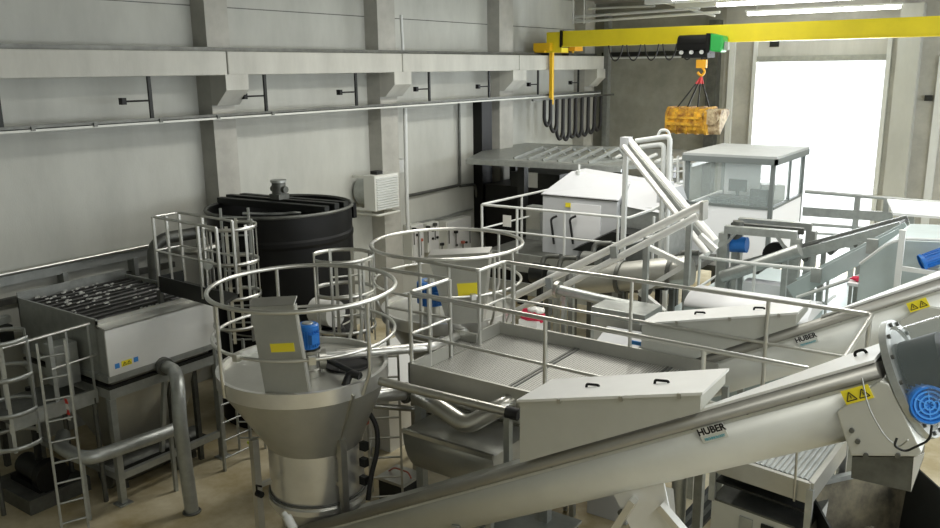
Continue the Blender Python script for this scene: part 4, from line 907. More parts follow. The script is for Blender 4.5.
def blob(c, r, sx, sy, sz, seed=0, n=16):
    rnd = random.Random(seed); mb = MB(); vs = []; c = Vector(c); ph = [rnd.uniform(0, 6) for _ in range(6)]
    for i in range(n+1):
        th = math.pi*i/n
        for j in range(n*2):
            f_ = 2*math.pi*j/(n*2); k = 1+0.12*math.sin(3*f_+ph[0])*math.sin(th*2+ph[1])+0.08*math.sin(5*f_+ph[2]+th*4)+0.05*math.sin(9*f_+ph[3])
            vs.append(c+Vector((math.sin(th)*math.cos(f_)*sx*k*r, math.sin(th)*math.sin(f_)*sy*k*r, math.cos(th)*sz*k*r)))
    m = n*2
    mb._add(vs, [(i*m+j, (i+1)*m+j, (i+1)*m+(j+1) % m, i*m+(j+1) % m) for i in range(n) for j in range(m)], True); return mb
sh = thing('supply_shelf', P(535, 335, y=9.9), 'pale bench behind the platform carrying the red and white bags', 'bench')
s0, s1 = P(498, 342, y=9.7), P(585, 352, y=9.7); sz_ = P(535, 340, y=9.7).z
MB().box((s0.x, 9.25, sz_-0.05), (s1.x, 10.2, sz_)).build('top', 'cover_grey', sh)
for x in (s0.x+0.05, s1.x-0.05):
    for y in (9.3, 10.15): MB().bar((x, y, 0), (x, y, sz_-0.05), 0.05).build('leg', 'galvanised', sh)
c_ = P(533, 315, y=9.9)
rb = thing('red_bag', (c_.x, 9.9, c_.z-0.15), 'crumpled red and white plastic bag behind the platform', 'bag')
MB().bar((c_.x, 9.9, sz_), (c_.x, 9.9, c_.z-0.05), 0.3, 0.3).build('box_below', 'cover_grey', rb)
blob(c_-Vector((0, 0, 0.02)), 0.17, 1.15, 0.8, 0.6, 3).build('red_part', 'red_cloth', rb); blob(c_+Vector((0.06, 0, 0.08)), 0.12, 1.1, 0.8, 0.4, 5).build('white_part', 'white_bag', rb)
for i, (px, py, r_, sd, lb) in enumerate(((512, 333, 0.16, 8, 'white sack on the bench left of the red bag'), (535, 336, 0.17, 9, 'white sack on the bench just below the red bag'))):
    c_ = P(px, py, y=9.55); tag(blob((c_.x, 9.55, sz_+0.1), r_, 1.3, 0.9, 0.65, sd).build('sack', 'white_bag'), lb, 'sack')
# motor cluster below bag
c_ = P(497, 325, y=9.9)
# misc valves under the twin tubes (dark pump clutter)
cl = thing('pump_group', P(585, 290, y=11.8), 'dark cluster of pumps and flanges on the floor behind the twin tubes', 'pump')
random.seed(11)
for k in range(9):
    px = 540+k*17; c_ = P(px, 272+random.uniform(-14, 20), y=12.9+random.uniform(-0.3, 0.3))
    r_ = random.uniform(0.1, 0.2)
    MB().tube([c_+Vector((-0.15, 0, 0)), c_+Vector((0.15, 0, 0))], r_, 14).bar((c_.x, c_.y, 0), c_, 0.09).build('pump_body', random.choice(['dull_steel', 'dark_steel', 'galvanised']), cl)
    MB().tube([c_, c_+Vector((0, 0.15, 0.3)), c_+Vector((0.3, 0.2, 0.32))], 0.05, 8, rad=0.1).build('connecting_pipe', random.choice(['stainless', 'dull_steel']), cl)
# ================================================================== REAR PLATFORM WITH RAILING, WHITE ENCLOSURE
rz = 3.2; rd = 2.15
rp = thing('rear_platform', (-8.5, 15.4, 0), 'raised rear platform with pale railing in front of the white machine enclosure', 'platform')
MB().box((-10.0, 14.4, rd-0.12), (-5.6, 17.6, rd)).build('deck', 'dull_steel', rp)
MB().box((-10.02, 14.36, rd-0.28), (-5.6, 14.4, rd+0.1)).build('edge_beam', 'galvanised', rp)
MB().box((-10.02, 14.3, rd-0.75), (-5.6, 14.36, rd-0.5)).build('lower_beam', 'galvanised', rp)
e1, e2 = P(635, 219, y=14.45), P(642, 211, y=14.6)
for dz, nm, r_ in ((0, 'top_rail', 0.028), (0.52, 'mid_rail', 0.022)):
    MB().tube([(-9.75, 17.3, rz-dz), (-9.87, 14.4, rz-dz), (-6.55, 14.5, rz-dz), (-6.2, 14.9, rz+0.15-dz), (-5.8, 14.9, rz+0.35-dz)], r_, 8, rad=0.05).build(nm, 'white_steel', rp)
for x, y in ((-9.87, 14.4), (-9.8, 15.9), (-9.0, 14.42), (-7.9, 14.45), (-6.75, 14.48), (-6.2, 14.9)):
    MB().tube([(x, y, rd), (x, y, rz)], 0.028, 8).build('rail_post', 'white_steel', rp)
for x in (-9.9, -8.3, -6.9, -5.8):
    for y in (14.5, 17.4): MB().bar((x, y, 0), (x, y, rd-0.12), 0.1).build('leg', 'dull_steel', rp)
en = thing('machine_enclosure', (-8.0, 16.0, rd), 'large white gabled machine enclosure on the rear platform', 'enclosure')
f0 = P(543, 194, y=15.2); f1 = P(617, 200, y=15.2); eav = (f0.z+f1.z)/2; rg = P(565, 170, y=15.9).z
xa, xb = f0.x, f1.x; xc = P(668, 178, y=15.6).x
MB().box((xa, 15.2, rd), (xb, 16.9, eav)).build('body', 'enclosure_white', en)
MB().hexa([(xa-0.03, 15.16, eav), (xb+0.05, 15.16, eav), (xb+0.05, 16.94, eav), (xa-0.03, 16.94, eav), (xa+0.38, 15.75, rg), (xb+0.05, 15.75, rg-0.12), (xb+0.05, 16.4, rg-0.12), (xa+0.38, 16.4, rg)]).build('hood', 'enclosure_white', en)
MB().box((xa-0.02, 15.17, eav-0.03), (xb+0.03, 15.2, eav+0.01)).build('eaves_strip', 'dull_steel', en)
MB().box((xb, 15.35, rd), (xc, 16.8, eav-0.12)).build('rear_section', 'galvanised', en)
MB().hexa([(xb+0.05, 15.3, eav-0.12), (xc, 15.3, eav-0.2), (xc, 16.8, eav-0.2), (xb+0.05, 16.8, eav-0.12), (xb+0.05, 15.75, rg-0.12), (xc, 15.75, rg-0.22), (xc, 16.4, rg-0.22), (xb+0.05, 16.4, rg-0.12)]).build('rear_hood', 'enclosure_white', en)
d0, d1 = P(571, 203, y=15.19), P(600, 240, y=15.19)
d_ = MB().box((d0.x, 15.175, max(d1.z, rd+0.1)), (d1.x, 15.2, d0.z)).build('access_door', 'cabin_panel', en)
c_ = P(568, 205, y=15.17); MB().cbox(c_, (0.12, 0.01, 0.09)).build('warning_sticker', 'warning_yellow', en)
for px in (554, 573):
    a = P(px+3, 216, y=15.1); b = P(px, 244, y=15.1); MB().tube([a, a+Vector((-0.12, -0.05, -0.06)), b], 0.025, 8, rad=0.12).build('cable', 'black_rubber', en)
c_ = P(579, 172, y=15.75); MB().cyl(c_-Vector((0, 0, 0.1)), c_+Vector((0, 0, 0.03)), 0.07, 12).cyl(c_+Vector((0, 0, 0.03)), c_+Vector((0, 0, 0.16)), 0.025, 8).build('vent_cap', 'white_steel', en)
c_ = P(658, 190, y=15.3); MB().box((c_.x-0.02, 15.3, c_.z-0.25), (c_.x+0.2, 15.6, c_.z+0.15)).build('corner_box', 'enclosure_white', en)
dc = tag(MB().prism([P(572, 250, y=14.9), P(612, 232, y=14.9), P(640, 236, y=14.9), P(600, 254, y=14.9)], (0, 0.4, 0.05)).build('rubber_belt_ramp', 'dark_steel'), 'dark sloping belt ramp at the foot of the white enclosure', 'ramp')
# small cabinets left of the enclosure, in the dark
sc = thing('switch_cabinet', P(535, 215, y=15.4), 'pale switch cabinet on the rear platform left of the enclosure', 'cabinet')
a = P(526, 206, y=16.2); b = P(541, 230, y=16.2)
MB().box((a.x, 16.2, rd), (b.x, 16.5, a.z)).build('body', 'galvanised', sc); MB().box((a.x+0.02, 16.19, b.z), (b.x-0.03, 16.2, a.z-0.04)).build('door', 'stainless_sheet', sc)
a = P(507, 221, y=14.36); tag(MB().cbox(a, (0.2, 0.012, 0.24)).build('notice_sign', 'white_bag'), 'small white notice sign hung on the rear platform railing', 'sign')
a = P(534, 175, y=18); 
# mezzanine
mzz = 3.78
mz = thing('mezzanine', (-10.5, 18.5, 0), 'grey steel mezzanine deck against the left wall in the back', 'mezzanine')
MB().prism([(-12.35, 17.35, mzz-0.08), (-8.2, 17.7, mzz-0.08), (-7.0, 19.0, mzz-0.08), (-7.0, 22, mzz-0.08), (-13.38, 22, mzz-0.08), (-13.38, 19.8, mzz-0.08)], (0, 0, 0.08)).build('deck', 'galvanised', mz)
MB().bar((-12.35, 17.33, mzz-0.08), (-8.2, 17.68, mzz-0.08), 0.05, 0.12).build('edge_beam', 'galvanised', mz)
for x, y in ((-12.7, 20.2), (-11.0, 17.9), (-8.4, 18.0), (-12.8, 21.5), (-8.5, 21.5)):
    MB().bar((x, y, 0), (x, y, mzz-0.1), 0.2).build('column', 'dark_steel', mz)
tr = thing('triangular_trestle_row', (-9.5, 17.8, mzz), 'row of grey leaning triangular trestles lying on the mezzanine deck', 'trestle')
zz0 = mzz
a = P(543, 147, y=18.6); b = P(618, 148, y=18.6)
MB().bar(a, b, 0.06).build('top_bar', 'galvanised', tr)
for k in range(6):
    u = k/5; t_ = lerp(a, b, u); f0_ = Vector((t_.x-0.35, 17.75, mzz+0.02)); f1_ = Vector((t_.x+0.1, 18.9, mzz+0.02))
    MB().bar(t_, f0_, 0.07).bar(t_, f1_, 0.05).bar(f0_, f1_, 0.05).build('trestle_frame', 'galvanised', tr)
# racks behind: pale pipes stacked right of mezzanine
rk = thing('pipe_rack', P(640, 175, y=18), 'rack of pale pipes and rungs behind the descending conveyor', 'rack')
for k in range(6):
    px = 600+k*14; MB().tube([P(px, 158+k, y=18.8), P(px+14, 150+k*1.5, y=19.6)], 0.05, 8).build('pipe', 'white_steel', rk)
for px in (672, 678, 684):
    MB().tube([P(px, 156, y=17.4), P(px, 195, y=17.4)], 0.03, 8).build('upright', 'white_steel', rk)
for py in (160, 172, 184): MB().tube([P(668, py, y=17.4), P(686, py-1, y=17.4)], 0.022, 8).build('crossbar', 'white_steel', rk)
a = P(640, 178, y=18.5); MB().box((a.x-0.9, 18.5, 2.0), (a.x+1.0, 18.9, a.z)).build('back_casing', 'galvanised', rk)
for dx in (-0.8, 0.9): MB().bar((a.x+dx, 18.7, 0), (a.x+dx, 18.7, 2.0), 0.1).build('leg', 'dull_steel', rk)
# dark backdrop items under the mezzanine
ds = thing('dark_machine', (-11.5, 20, 0), 'large dark machine standing in the shade under the mezzanine', 'machine')
MB().box((-12.9, 19.0, 0), (-9.6, 20.8, 2.9)).build('body', 'black_plastic', ds); MB().box((-12.0, 18.9, 2.9), (-10.5, 20.6, 3.3)).build('top_unit', 'dark_steel', ds)
a = P(532, 180, y=18.9); MB().cbox(a, (0.35, 0.02, 0.4)).build('white_plate', 'cover_grey', ds)
# ================================================================== WALL ITEMS
hc = P(381, 192, x=-12.75)
fh = thing('fan_heater', (-13.0, hc.y, hc.z-0.5), 'grey box fan heater with louvres mounted on the left wall', 'heater')
h0, h1 = P(375, 192, x=-12.6), P(399, 190, x=-12.6)
MB().box((-12.95, h0.y, hc.z-0.40), (-12.6, h1.y+0.0, hc.z+0.42)).build('case', 'heater_grey', fh, bevel=0.015)
for k in range(13):
    z = hc.z-0.35+k*0.058
    MB().hexa([(-12.61, h0.y+0.05, z), (-12.56, h0.y+0.05, z-0.02), (-12.56, h1.y-0.05, z-0.02), (-12.61, h1.y-0.05, z), (-12.61, h0.y+0.05, z+0.012), (-12.56, h0.y+0.05, z-0.008), (-12.56, h1.y-0.05, z-0.008), (-12.61, h1.y-0.05, z+0.012)]).build('louvre', 'white_steel', fh)
MB().cyl((-13.3, (h0.y+h1.y)/2-0.05, hc.z), (-12.93, (h0.y+h1.y)/2-0.05, hc.z), 0.34, 28).build('fan_housing', 'galvanised', fh)
MB().box((-13.3, h0.y, hc.z-0.4), (-12.93, h0.y+0.03, hc.z-0.34)).build('frame_bar', 'heater_grey', fh)
MB().box((-13.3, h0.y, hc.z+0.34), (-12.93, h0.y+0.03, hc.z+0.4)).build('frame_bar', 'heater_grey', fh)
MB().tube([(XW, h0.y+0.1, hc.z-0.5), (-12.6, h0.y+0.1, hc.z-0.5), (-12.6, h1.y, hc.z-0.5), (XW, h1.y, hc.z-0.5)], 0.03, 8, rad=0.05).build('wall_bracket', 'heater_grey', fh)
MB().box((-12.9, h0.y+0.2, hc.z+0.42), (-12.7, h0.y+0.4, hc.z+0.5)).build('valve', 'dark_steel', fh)
jb = P(404, 167, x=-13.1)
tag(MB().box((XW, jb.y-0.15, jb.z-0.14), (-13.15, jb.y+0.2, jb.z+0.18)).build('wall_junction_box', 'white_steel', bevel=0.01), 'white junction box on the wall just above the fan heater', 'box')
# conduits
for i, (pts, r_, m_, lb) in enumerate((
    ([(401, 15), (403, 52)], 0.035, 'white_steel', 'short white upper conduit above the concrete crane beam'),
    ([(405, 108), (406, 160), (408, 232)], 0.05, 'white_steel', 'white vertical conduit on the wall beside the fan heater'),
    ([(459, 103), (460, 185), (407, 196)], 0.04, 'dull_steel', 'dark conduit dropping from the cable tray and turning left'),
    ([(460, 186), (475, 184), (478, 205)], 0.04, 'dull_steel', 'dark conduit bend at the right end of the wall conduit'),
    ([(412, 224), (440, 218), (472, 209)], 0.03, 'galvanised', 'thin grey conduit above the wall cabinets'),
    ([(378, 215), (379, 250)], 0.05, 'dull_steel', 'dark vertical pipe below the left side of the fan heater'),
    ([(385, 213), (386, 250)], 0.05, 'galvanised', 'grey vertical pipe below the middle of the fan heater'))):
    tag(MB().tube([P(*p, x=XW+0.06 if i < 2 or i > 4 else XW+0.08) if not i in (0, 1) else P(*p, x=-12.94) for p in pts], r_, 8, rad=0.15).build('conduit', m_), lb, 'conduit')
# electrical cabinets
def panel_cab(px0, py0, px1, py1, label, group=None, knobs=0, m='heater_grey'):
    a = P(px0, py0, x=-13.1); b = P(px1, py1, x=-13.1)
    t = thing('electrical_cabinet', (-13.2, (a.y+b.y)/2, b.z), label, 'cabinet', group)
    MB().box((XW, a.y, b.z), (-13.12, b.y, a.z)).build('case', m, t, bevel=0.008)
    MB().box((-13.12, a.y+0.03, b.z+0.03), (-13.1, b.y-0.03, a.z-0.03)).build('door', 'cover_grey', t)
    for k in range(knobs):
        y = a.y+(b.y-a.y)*(0.35+0.4*(k % 2)); z = b.z+(a.z-b.z)*(0.75-0.28*(k//2)); MB().cyl((-13.1, y, z), (-13.06, y, z), 0.035, 10).build('switch', 'black_plastic', t)
    return t
panel_cab(412, 226, 425, 262, 'narrow pale electrical cabinet leftmost in the row on the left wall', knobs=1)
panel_cab(428, 224, 440, 250, 'small electrical cabinet in the middle of the wall row with switches', knobs=4)
panel_cab(447, 222, 472, 262, 'widest pale electrical cabinet at the right of the wall row', knobs=6)
vr = thing('valve_manifold', P(440, 236, x=-13.1), 'cluster of small valves and thin pipes on the wall between the cabinets', 'valve')
random.seed(4)
for k in range(9):
    c_ = P(414+k*7, 224+random.uniform(0, 22), x=-13.0)
    MB().tube([c_, c_+Vector((0, 0, -0.4))], 0.015, 6).build('riser', 'dull_steel', vr); MB().cbox(c_, (0.08, 0.09, 0.07)).build('valve', random.choice(['dark_steel', 'reddish_valve', 'dull_steel']), vr)
# floor-level pale slab seen between washers (bright plinth)
pl = thing('concrete_plinth', P(415, 330, z=0.6), 'pale raised concrete plinth behind the washers', 'plinth')
c_ = P(400, 320, z=1.0)
MB().box((-10.0, 9.3, 0), (-8.2, 11.6, 1.0)).build('block', 'cover_grey', pl)
MB().ring((-9.9, 10.2, 1.03), 0.15, 0.015, 20, 6).build('lifting_eye', 'dull_steel', pl)
# ================================================================== CONTROL CABIN
cz = 4.2; ca = P(689, 154, z=cz); cb_ = P(773, 160, z=cz); cc = P(805, 149, z=cz)
x0, x1_, y0_, y1_ = ca.x, cb_.x, (ca.y+cb_.y)/2, cc.y+0.0
cab_b = 1.9
k_ = thing('control_cabin', ((x0+x1_)/2, (y0_+y1_)/2, 0), 'glazed control cabin with grey frame and roof before the bright doorway', 'cabin')
MB().box((x0-0.05, y0_-0.05, cz-0.02), (x1_+0.05, y1_+0.05, cz+0.05)).build('roof', 'cabin_roof', k_)
MB().box((x0-0.06, y0_-0.06, cz-0.12), (x1_+0.06, y0_, cz)).box((x1_, y0_-0.06, cz-0.12), (x1_+0.06, y1_+0.06, cz)).box((x0-0.06, y1_, cz-0.12), (x1_+0.06, y1_+0.06, cz)).box((x0-0.06, y0_, cz-0.12), (x0, y1_, cz)).build('roof_trim', 'cabin_frame', k_)
sillz = P(740, 208, y=y0_).z
for x, y in ((x0, y0_), (x1_-0.08, y0_), (x0, y1_-0.08), (x1_-0.08, y1_-0.08)): MB().box((x, y, cab_b), (x+0.08, y+0.08, cz-0.1)).build('corner_post', 'cabin_frame', k_)
MB().box((x0+0.08, y0_+0.01, cab_b), (x1_-0.08, y0_+0.06, sillz)).box((x1_-0.06, y0_+0.08, cab_b), (x1_-0.01, y1_-0.08, sillz)).box((x0+0.01, y0_+0.08, cab_b), (x0+0.06, y1_-0.08, sillz)).build('lower_panel', 'cabin_panel', k_)
MB().box((x0+0.08, y0_-0.01, sillz), (x1_-0.08, y0_+0.07, sillz+0.05)).box((x1_-0.07, y0_+0.08, sillz), (x1_+0.01, y1_-0.08, sillz+0.05)).build('sill', 'cabin_frame', k_)
MB().box((x1_-0.07, (y0_+y1_)/2+0.1, sillz+0.05), (x1_-0.02, (y0_+y1_)/2+0.16, cz-0.1)).build('mullion', 'cabin_frame', k_)
MB().box((x0+0.08, y0_+0.03, sillz+0.05), (x1_-0.08, y0_+0.04, cz-0.1)).build('front_pane', 'glass', k_)
MB().box((x1_-0.045, y0_+0.08, sillz+0.05), (x1_-0.035, y1_-0.08, cz-0.1)).build('side_pane', 'glass', k_)
MB().box((x0, y0_, cab_b-0.12), (x1_, y1_, cab_b)).build('cabin_floor', 'dull_steel', k_)
MB().box((x0+0.08, y1_-0.07, cab_b), (x0+0.9, y1_-0.02, cz-0.1)).build('back_panel', 'cabin_panel', k_)
for x, y in ((x0+0.1, y0_+0.1), (x1_-0.15, y0_+0.1), (x0+0.1, y1_-0.1), (x1_-0.15, y1_-0.1)): MB().bar((x, y, 0), (x, y, cab_b-0.12), 0.12).build('leg', 'dull_steel', k_)
# inside: desk, chair, monitor
dk_ = thing('desk', ((x0+x1_)/2-0.2, y0_+1.4, cab_b), 'grey desk inside the control cabin', 'desk')
MB().box((x0+0.15, y0_+1.1, sillz-0.02), (x1_-0.5, y0_+1.6, sillz+0.03)).build('desktop', 'cabin_frame', dk_); MB().box((x0+0.15, y0_+1.55, cab_b), (x1_-0.5, y0_+1.6, sillz-0.02)).box((x0+.15, y0_+1.1, cab_b), (x0+.19, y0_+1.55, sillz-.02)).build('desk_panel', 'teal_grey', dk_)
MB().box((x0+0.6, y0_+1.08, cab_b), (x0+0.64, y0_+1.12, sillz-.02)).build('leg', 'cabin_frame', dk_)
ch = thing('office_chair', (x1_-0.45, y0_+0.5, cab_b), 'dark office chair inside the cabin behind the front glass', 'chair')
MB().box((x1_-0.65, y0_+0.3, sillz-0.25), (x1_-0.25, y0_+0.7, sillz-0.17)).build('seat', 'dark_steel', ch, bevel=0.03); MB().box((x1_-0.65, y0_+0.62, sillz-0.1), (x1_-0.25, y0_+0.7, sillz+0.32)).build('backrest', 'dark_steel', ch, bevel=0.03)
MB().cyl((x1_-0.45, y0_+0.5, cab_b), (x1_-0.45, y0_+0.5, sillz-0.25), 0.03, 10).box((x1_-0.7, y0_+0.47, cab_b), (x1_-0.2, y0_+0.53, cab_b+0.04)).box((x1_-0.48, y0_+0.25, cab_b), (x1_-0.42, y0_+0.75, cab_b+0.04)).build('pedestal', 'dark_steel', ch)
mon = thing('monitor', (x0+0.7, y0_+1.35, sillz+0.03), 'dark computer monitor on the cabin desk', 'monitor')
MB().box((x0+0.5, y0_+1.35, sillz+0.14), (x0+0.9, y0_+1.38, sillz+0.4)).build('screen', 'dark_steel', mon); MB().box((x0+0.67, y0_+1.34, sillz+0.03), (x0+0.73, y0_+1.4, sillz+0.15)).build('stand', 'dark_steel', mon)
c_ = P(785, 183, d=18.9)
tag(MB().cbox((x1_-0.55, y1_-0.45, sillz+0.12), (0.5, 0.35, 0.3), rz=0.4).box((x1_-0.8, y1_-0.7, cab_b), (x1_-0.2, y1_-0.2, sillz-0.03)).build('storage_box', 'heater_grey'), 'grey storage box near the side glass inside the cabin', 'box')
# ================================================================== RIGHT REAR PLATFORM, BELT FRAME, CONVEYORS
pz = 3.1; pd = 2.12
t = railing('platform_railing', [P(718, 247, z=pz), P(700, 257, z=pz), P(755, 264, z=pz), P(828, 270.5, z=pz), P(838, 264, z=pz)], 0.98, 'pale galvanised railing around the right rear deck in front of the belt frame', posts=[P(718, 247, z=pz), P(700, 257, z=pz), P(755, 264, z=pz), P(815, 269.4, z=pz), P(829, 270.5, z=pz)], m='white_steel', r=0.028, rad=0.03)
dk2 = thing('rear_right_deck', (-3.0, 12.5, 0), 'teal grey deck floor right of the centre behind the second conveyor', 'platform')
MB().box((-4.9, 11.6, pd-0.1), (-1.9, 16.4, pd-0.006)).build('deck', 'teal_grey', dk2)
for x in (-4.9, -2.1):
    for y in (11.7, 16.2): MB().bar((x, y, 0), (x, y, pd-0.1), 0.1).build('leg', 'galvanised', dk2)
ft = thing('portal_gantry', (-3.8, 13.9, pd), 'galvanised portal frame around the belt conveyor below the cabin', 'frame')
fz = 3.42
fa, fb2, fc2, fd2 = P(725, 229, z=fz), P(797, 235, z=fz), P(812, 227, z=fz), P(739, 221, z=fz)
for a, b in ((fa, fb2), (fd2, fc2)): MB().bar(a, b, 0.14, 0.12).build('top_beam', 'galvanised', ft)
m1, m2 = lerp(fa, fd2, 0.45), lerp(fb2, fc2, 0.45); MB().bar(m1, m2, 0.1, 0.1).build('top_beam', 'dull_steel', ft)
for a in (fa, fb2, fc2, fd2): MB().bar((a.x, a.y, pd), (a.x, a.y, fz-0.06), 0.15).build('leg', 'galvanised', ft)
MB().bar(lerp(fa, fb2, 0.72)-Vector((0, 0.05, 0)), (fb2.x, fb2.y-0.05, fz-0.42), 0.07, 0.04).build('brace', 'galvanised', ft)
MB().bar(lerp(fa, fb2, 0.2)-Vector((0, 0.05, 0)), (fa.x, fa.y-0.05, fz-0.3), 0.07, 0.04).build('brace', 'galvanised', ft)
c_ = P(736, 245, y=13.4)
em3 = thing('belt_motor', c_, 'blue motor with dark gearbox at the left of the belt frame', 'motor')
MB().cyl(c_-Vector((0.15, 0, 0)), c_+Vector((0.18, 0, 0.02)), 0.13, 18).build('motor_body', 'motor_blue', em3); MB().cyl(c_+Vector((0, 0, 0.1)), c_+Vector((0.02, 0, 0.4)), 0.09, 14).build('gearbox', 'dull_steel', em3)
MB().bar((c_.x, c_.y, pd), (c_.x, c_.y, c_.z-0.1), 0.1).build('pedestal', 'galvanised', em3)
bc = thing('belt_conveyor', P(790, 262, y=13.6), 'long dark belt conveyor rising to the right through the portal frame', 'conveyor')
b0, b1 = P(728, 270, y=13.7), P(905, 222, y=13.7)
ZL = Vector((0, 0, 1))
MB().plate([b0+Vector((0, -0.3, 0)), b1+Vector((0, -0.3, 0)), b1+Vector((0, 0.3, 0)), b0+Vector((0, 0.3, 0))], 0.05).build('belt', 'dark_steel', bc)
for dy in (-0.34, 0.34): MB().bar(b0+Vector((0, dy, -0.02)), b1+Vector((0, dy, -0.02)), 0.05, 0.16).build('side_frame', 'galvanised', bc)
for k in range(7):
    c_ = lerp(b0, b1, 0.08+k*0.14); MB().cyl(c_+Vector((0, -0.33, -0.12)), c_+Vector((0, 0.33, -0.12)), 0.05, 12).build('roller', 'dull_steel', bc)
for u in (0.05, 0.55, 0.8):
    c_ = lerp(b0, b1, u)
    for dy in (-0.34, 0.34): MB().bar((c_.x, c_.y+dy, pd if u < .5 else 0), (c_.x, c_.y+dy, c_.z-0.08), 0.07).build('leg', 'galvanised', bc)
MB().cyl(P(775, 255, y=13.3), P(775, 255, y=13.3)+Vector((0, 0.1, 0)), 0.2, 20).build('drive_drum', 'black_plastic', bc)
tc2 = thing('tubular_conveyor', P(750, 270, y=13.0), 'pale sloping tube conveyor below the belt inside the frame', 'conveyor')
a, b = P(722, 277, y=13.0), P(800, 250, y=13.0)
MB().tube([a, b], 0.1, 18).build('tube', 'galvanised', tc2); [MB().bar((q_, 13.0, pd), (q_, 13.0, zq_), 0.08).build('stand', 'galvanised', tc2) for q_, zq_ in ((a.x+.2, a.z), (b.x-.2, b.z-0.1))]
MB().box((a.x+0.25, 13.3, pd), (b.x-0.2, 13.6, pd+0.45)).build('white_guard', 'cabin_panel', tc2)
# second belt section on the right with cylinders
b2c = thing('inclined_chute_conveyor', P(860, 270, y=12.4), 'sloping trough conveyor with bearing blocks right of the portal frame', 'conveyor')
a, b = P(795, 292, y=12.4), P(905, 236, y=12.4)
MB().bar(a, b, 0.5, 0.06).build('trough_bottom', 'galvanised', b2c)
for dy in (-0.27, 0.27): MB().bar(a+Vector((0, dy, 0.06)), b+Vector((0, dy, 0.06)), 0.04, 0.2).build('side_frame', 'teal_grey', b2c)
for u in (0.25, 0.75):
    c_ = lerp(a, b, u); MB().cbox(c_+Vector((0, -0.3, 0.12)), (0.14, 0.08, 0.2)).build('bearing_block', 'galvanised', b2c); MB().bar((c_.x, 12.4, pd-0.1 if u < .5 else 0), c_, 0.08).build('leg', 'galvanised', b2c)
MB().tube([P(838, 262, y=12.2), P(880, 240, y=12.2), P(905, 231, y=12.2)], 0.022, 8).build('guard_rail', 'white_steel', b2c)
MB().tube([a+Vector((0.1, -0.3, 0.0)), P(900, 262, y=12.0)], 0.025, 8).build('lower_guard', 'white_steel', b2c)
c_ = P(872, 277, y=11.9)
wt = thing('work_table', P(865, 285, y=11.6), 'small white table with a red rag near the right edge', 'table')
a, b = P(852, 278, y=11.9), P(889, 274, y=11.9)
tzz = a.z
MB().box((a.x, 11.6, tzz-0.04), (b.x, 12.05, tzz)).build('table_top', 'cabin_panel', wt)
for x in (a.x+0.04, b.x-0.04):
    for y in (11.64, 12.0): MB().bar((x, y, 0), (x, y, tzz-0.04), 0.04).build('leg', 'galvanised', wt)
tag(blob((b.x-0.28, 11.75, tzz+0.035), 0.09, 1.6, 0.9, 0.4, 6).build('red_rag', 'red_cloth'), 'red rag lying on the small white table at right', 'rag')
# big rounded vessel at the right edge
vs_ = thing('receiving_hopper', (-0.9, 11.5, 0), 'large teal grey receiving hopper with curved rim at the right edge', 'hopper')
v0 = P(846, 262, y=11.4); v1 = P(900, 232, y=11.4); vx = v1.x-0.35; vz = P(900, 238, y=11.2).z
MB().prism([(vx, 11.0, 2.4), (vx, 11.0, vz-0.35), (vx+0.35, 11.0, vz), (vx+2.2, 11.0, vz+0.12), (vx+2.2, 11.0, 2.4)][::-1], (0, 1.3, 0)).build('body', 'teal_grey', vs_)
MB().tube([(vx, 10.98, vz-0.33), (vx+0.35, 10.98, vz+0.03), (vx+2.2, 10.98, vz+0.15)], 0.018, 10, rad=0.2).build('rim', 'white_steel', vs_)
for x in (vx+0.1, vx+2.1):
    for y in (11.1, 12.2): MB().bar((x, y, 0), (x, y, 2.4), 0.1).build('leg', 'galvanised', vs_)
c_ = P(903, 230, y=10.6); d_ = P(898, 290, y=10.6)
pst = thing('steel_post', (c_.x, 10.6, 0), 'thick pale steel post standing before the receiving hopper at right', 'post')
MB().bar((c_.x, 10.6, 0), (c_.x, 10.6, c_.z), 0.065).build('post', 'white_steel', pst); MB().bar((c_.x, 10.6, c_.z-0.45), (c_.x+1.2, 10.6, c_.z-0.5), 0.05).build('side_bar', 'white_steel', pst)
# far right elevated walkway with railing in front of the door
Yw = 16.2
f = thing('walkway_railing', P(870, 200, y=Yw), 'grey railing of the far walkway in front of the bright doorway', 'railing')
for (a, b, r_, nm) in (((805, 191.5), (945, 203), 0.035, 'top_rail'), ((806, 224), (920, 232), 0.03, 'mid_rail'), ((806, 233), (872, 236), 0.022, 'mid_rail'), ((806, 242), (860, 248), 0.022, 'mid_rail')):
    MB().tube([P(*a, y=Yw), P(*b, y=Yw)], r_, 8).build(nm, 'galvanised', f)
MB().bar(P(803, 211, y=Yw), P(893, 217, y=Yw), 0.1, 0.17).build('beam', 'galvanised', f)
for px, py in ((858, 195), (887, 198)): c_ = P(px, py, y=Yw); MB().bar((c_.x, Yw, 0), c_, 0.09).build('post', 'galvanised', f)
bt = thing('cover_plate', P(915, 205, y=15.2), 'pale curved cover plate along the right walkway', 'cover')
a, b = P(893, 203, y=15.6), P(945, 214, y=15.6)
MB().plate([P(887, 200, y=15.8), P(945, 204, y=15.8), P(945, 218, y=15.4), P(893, 214, y=15.4)], 0.05).build('plate', 'cabin_panel', bt)
MB().bar((a.x+0.3, 15.7, 0), (a.x+0.3, 15.7, P(895, 212, y=15.7).z), 0.08).bar((b.x, 15.7, 0), (b.x, 15.7, P(940, 212, y=15.7).z), 0.08).build('leg', 'galvanised', bt)
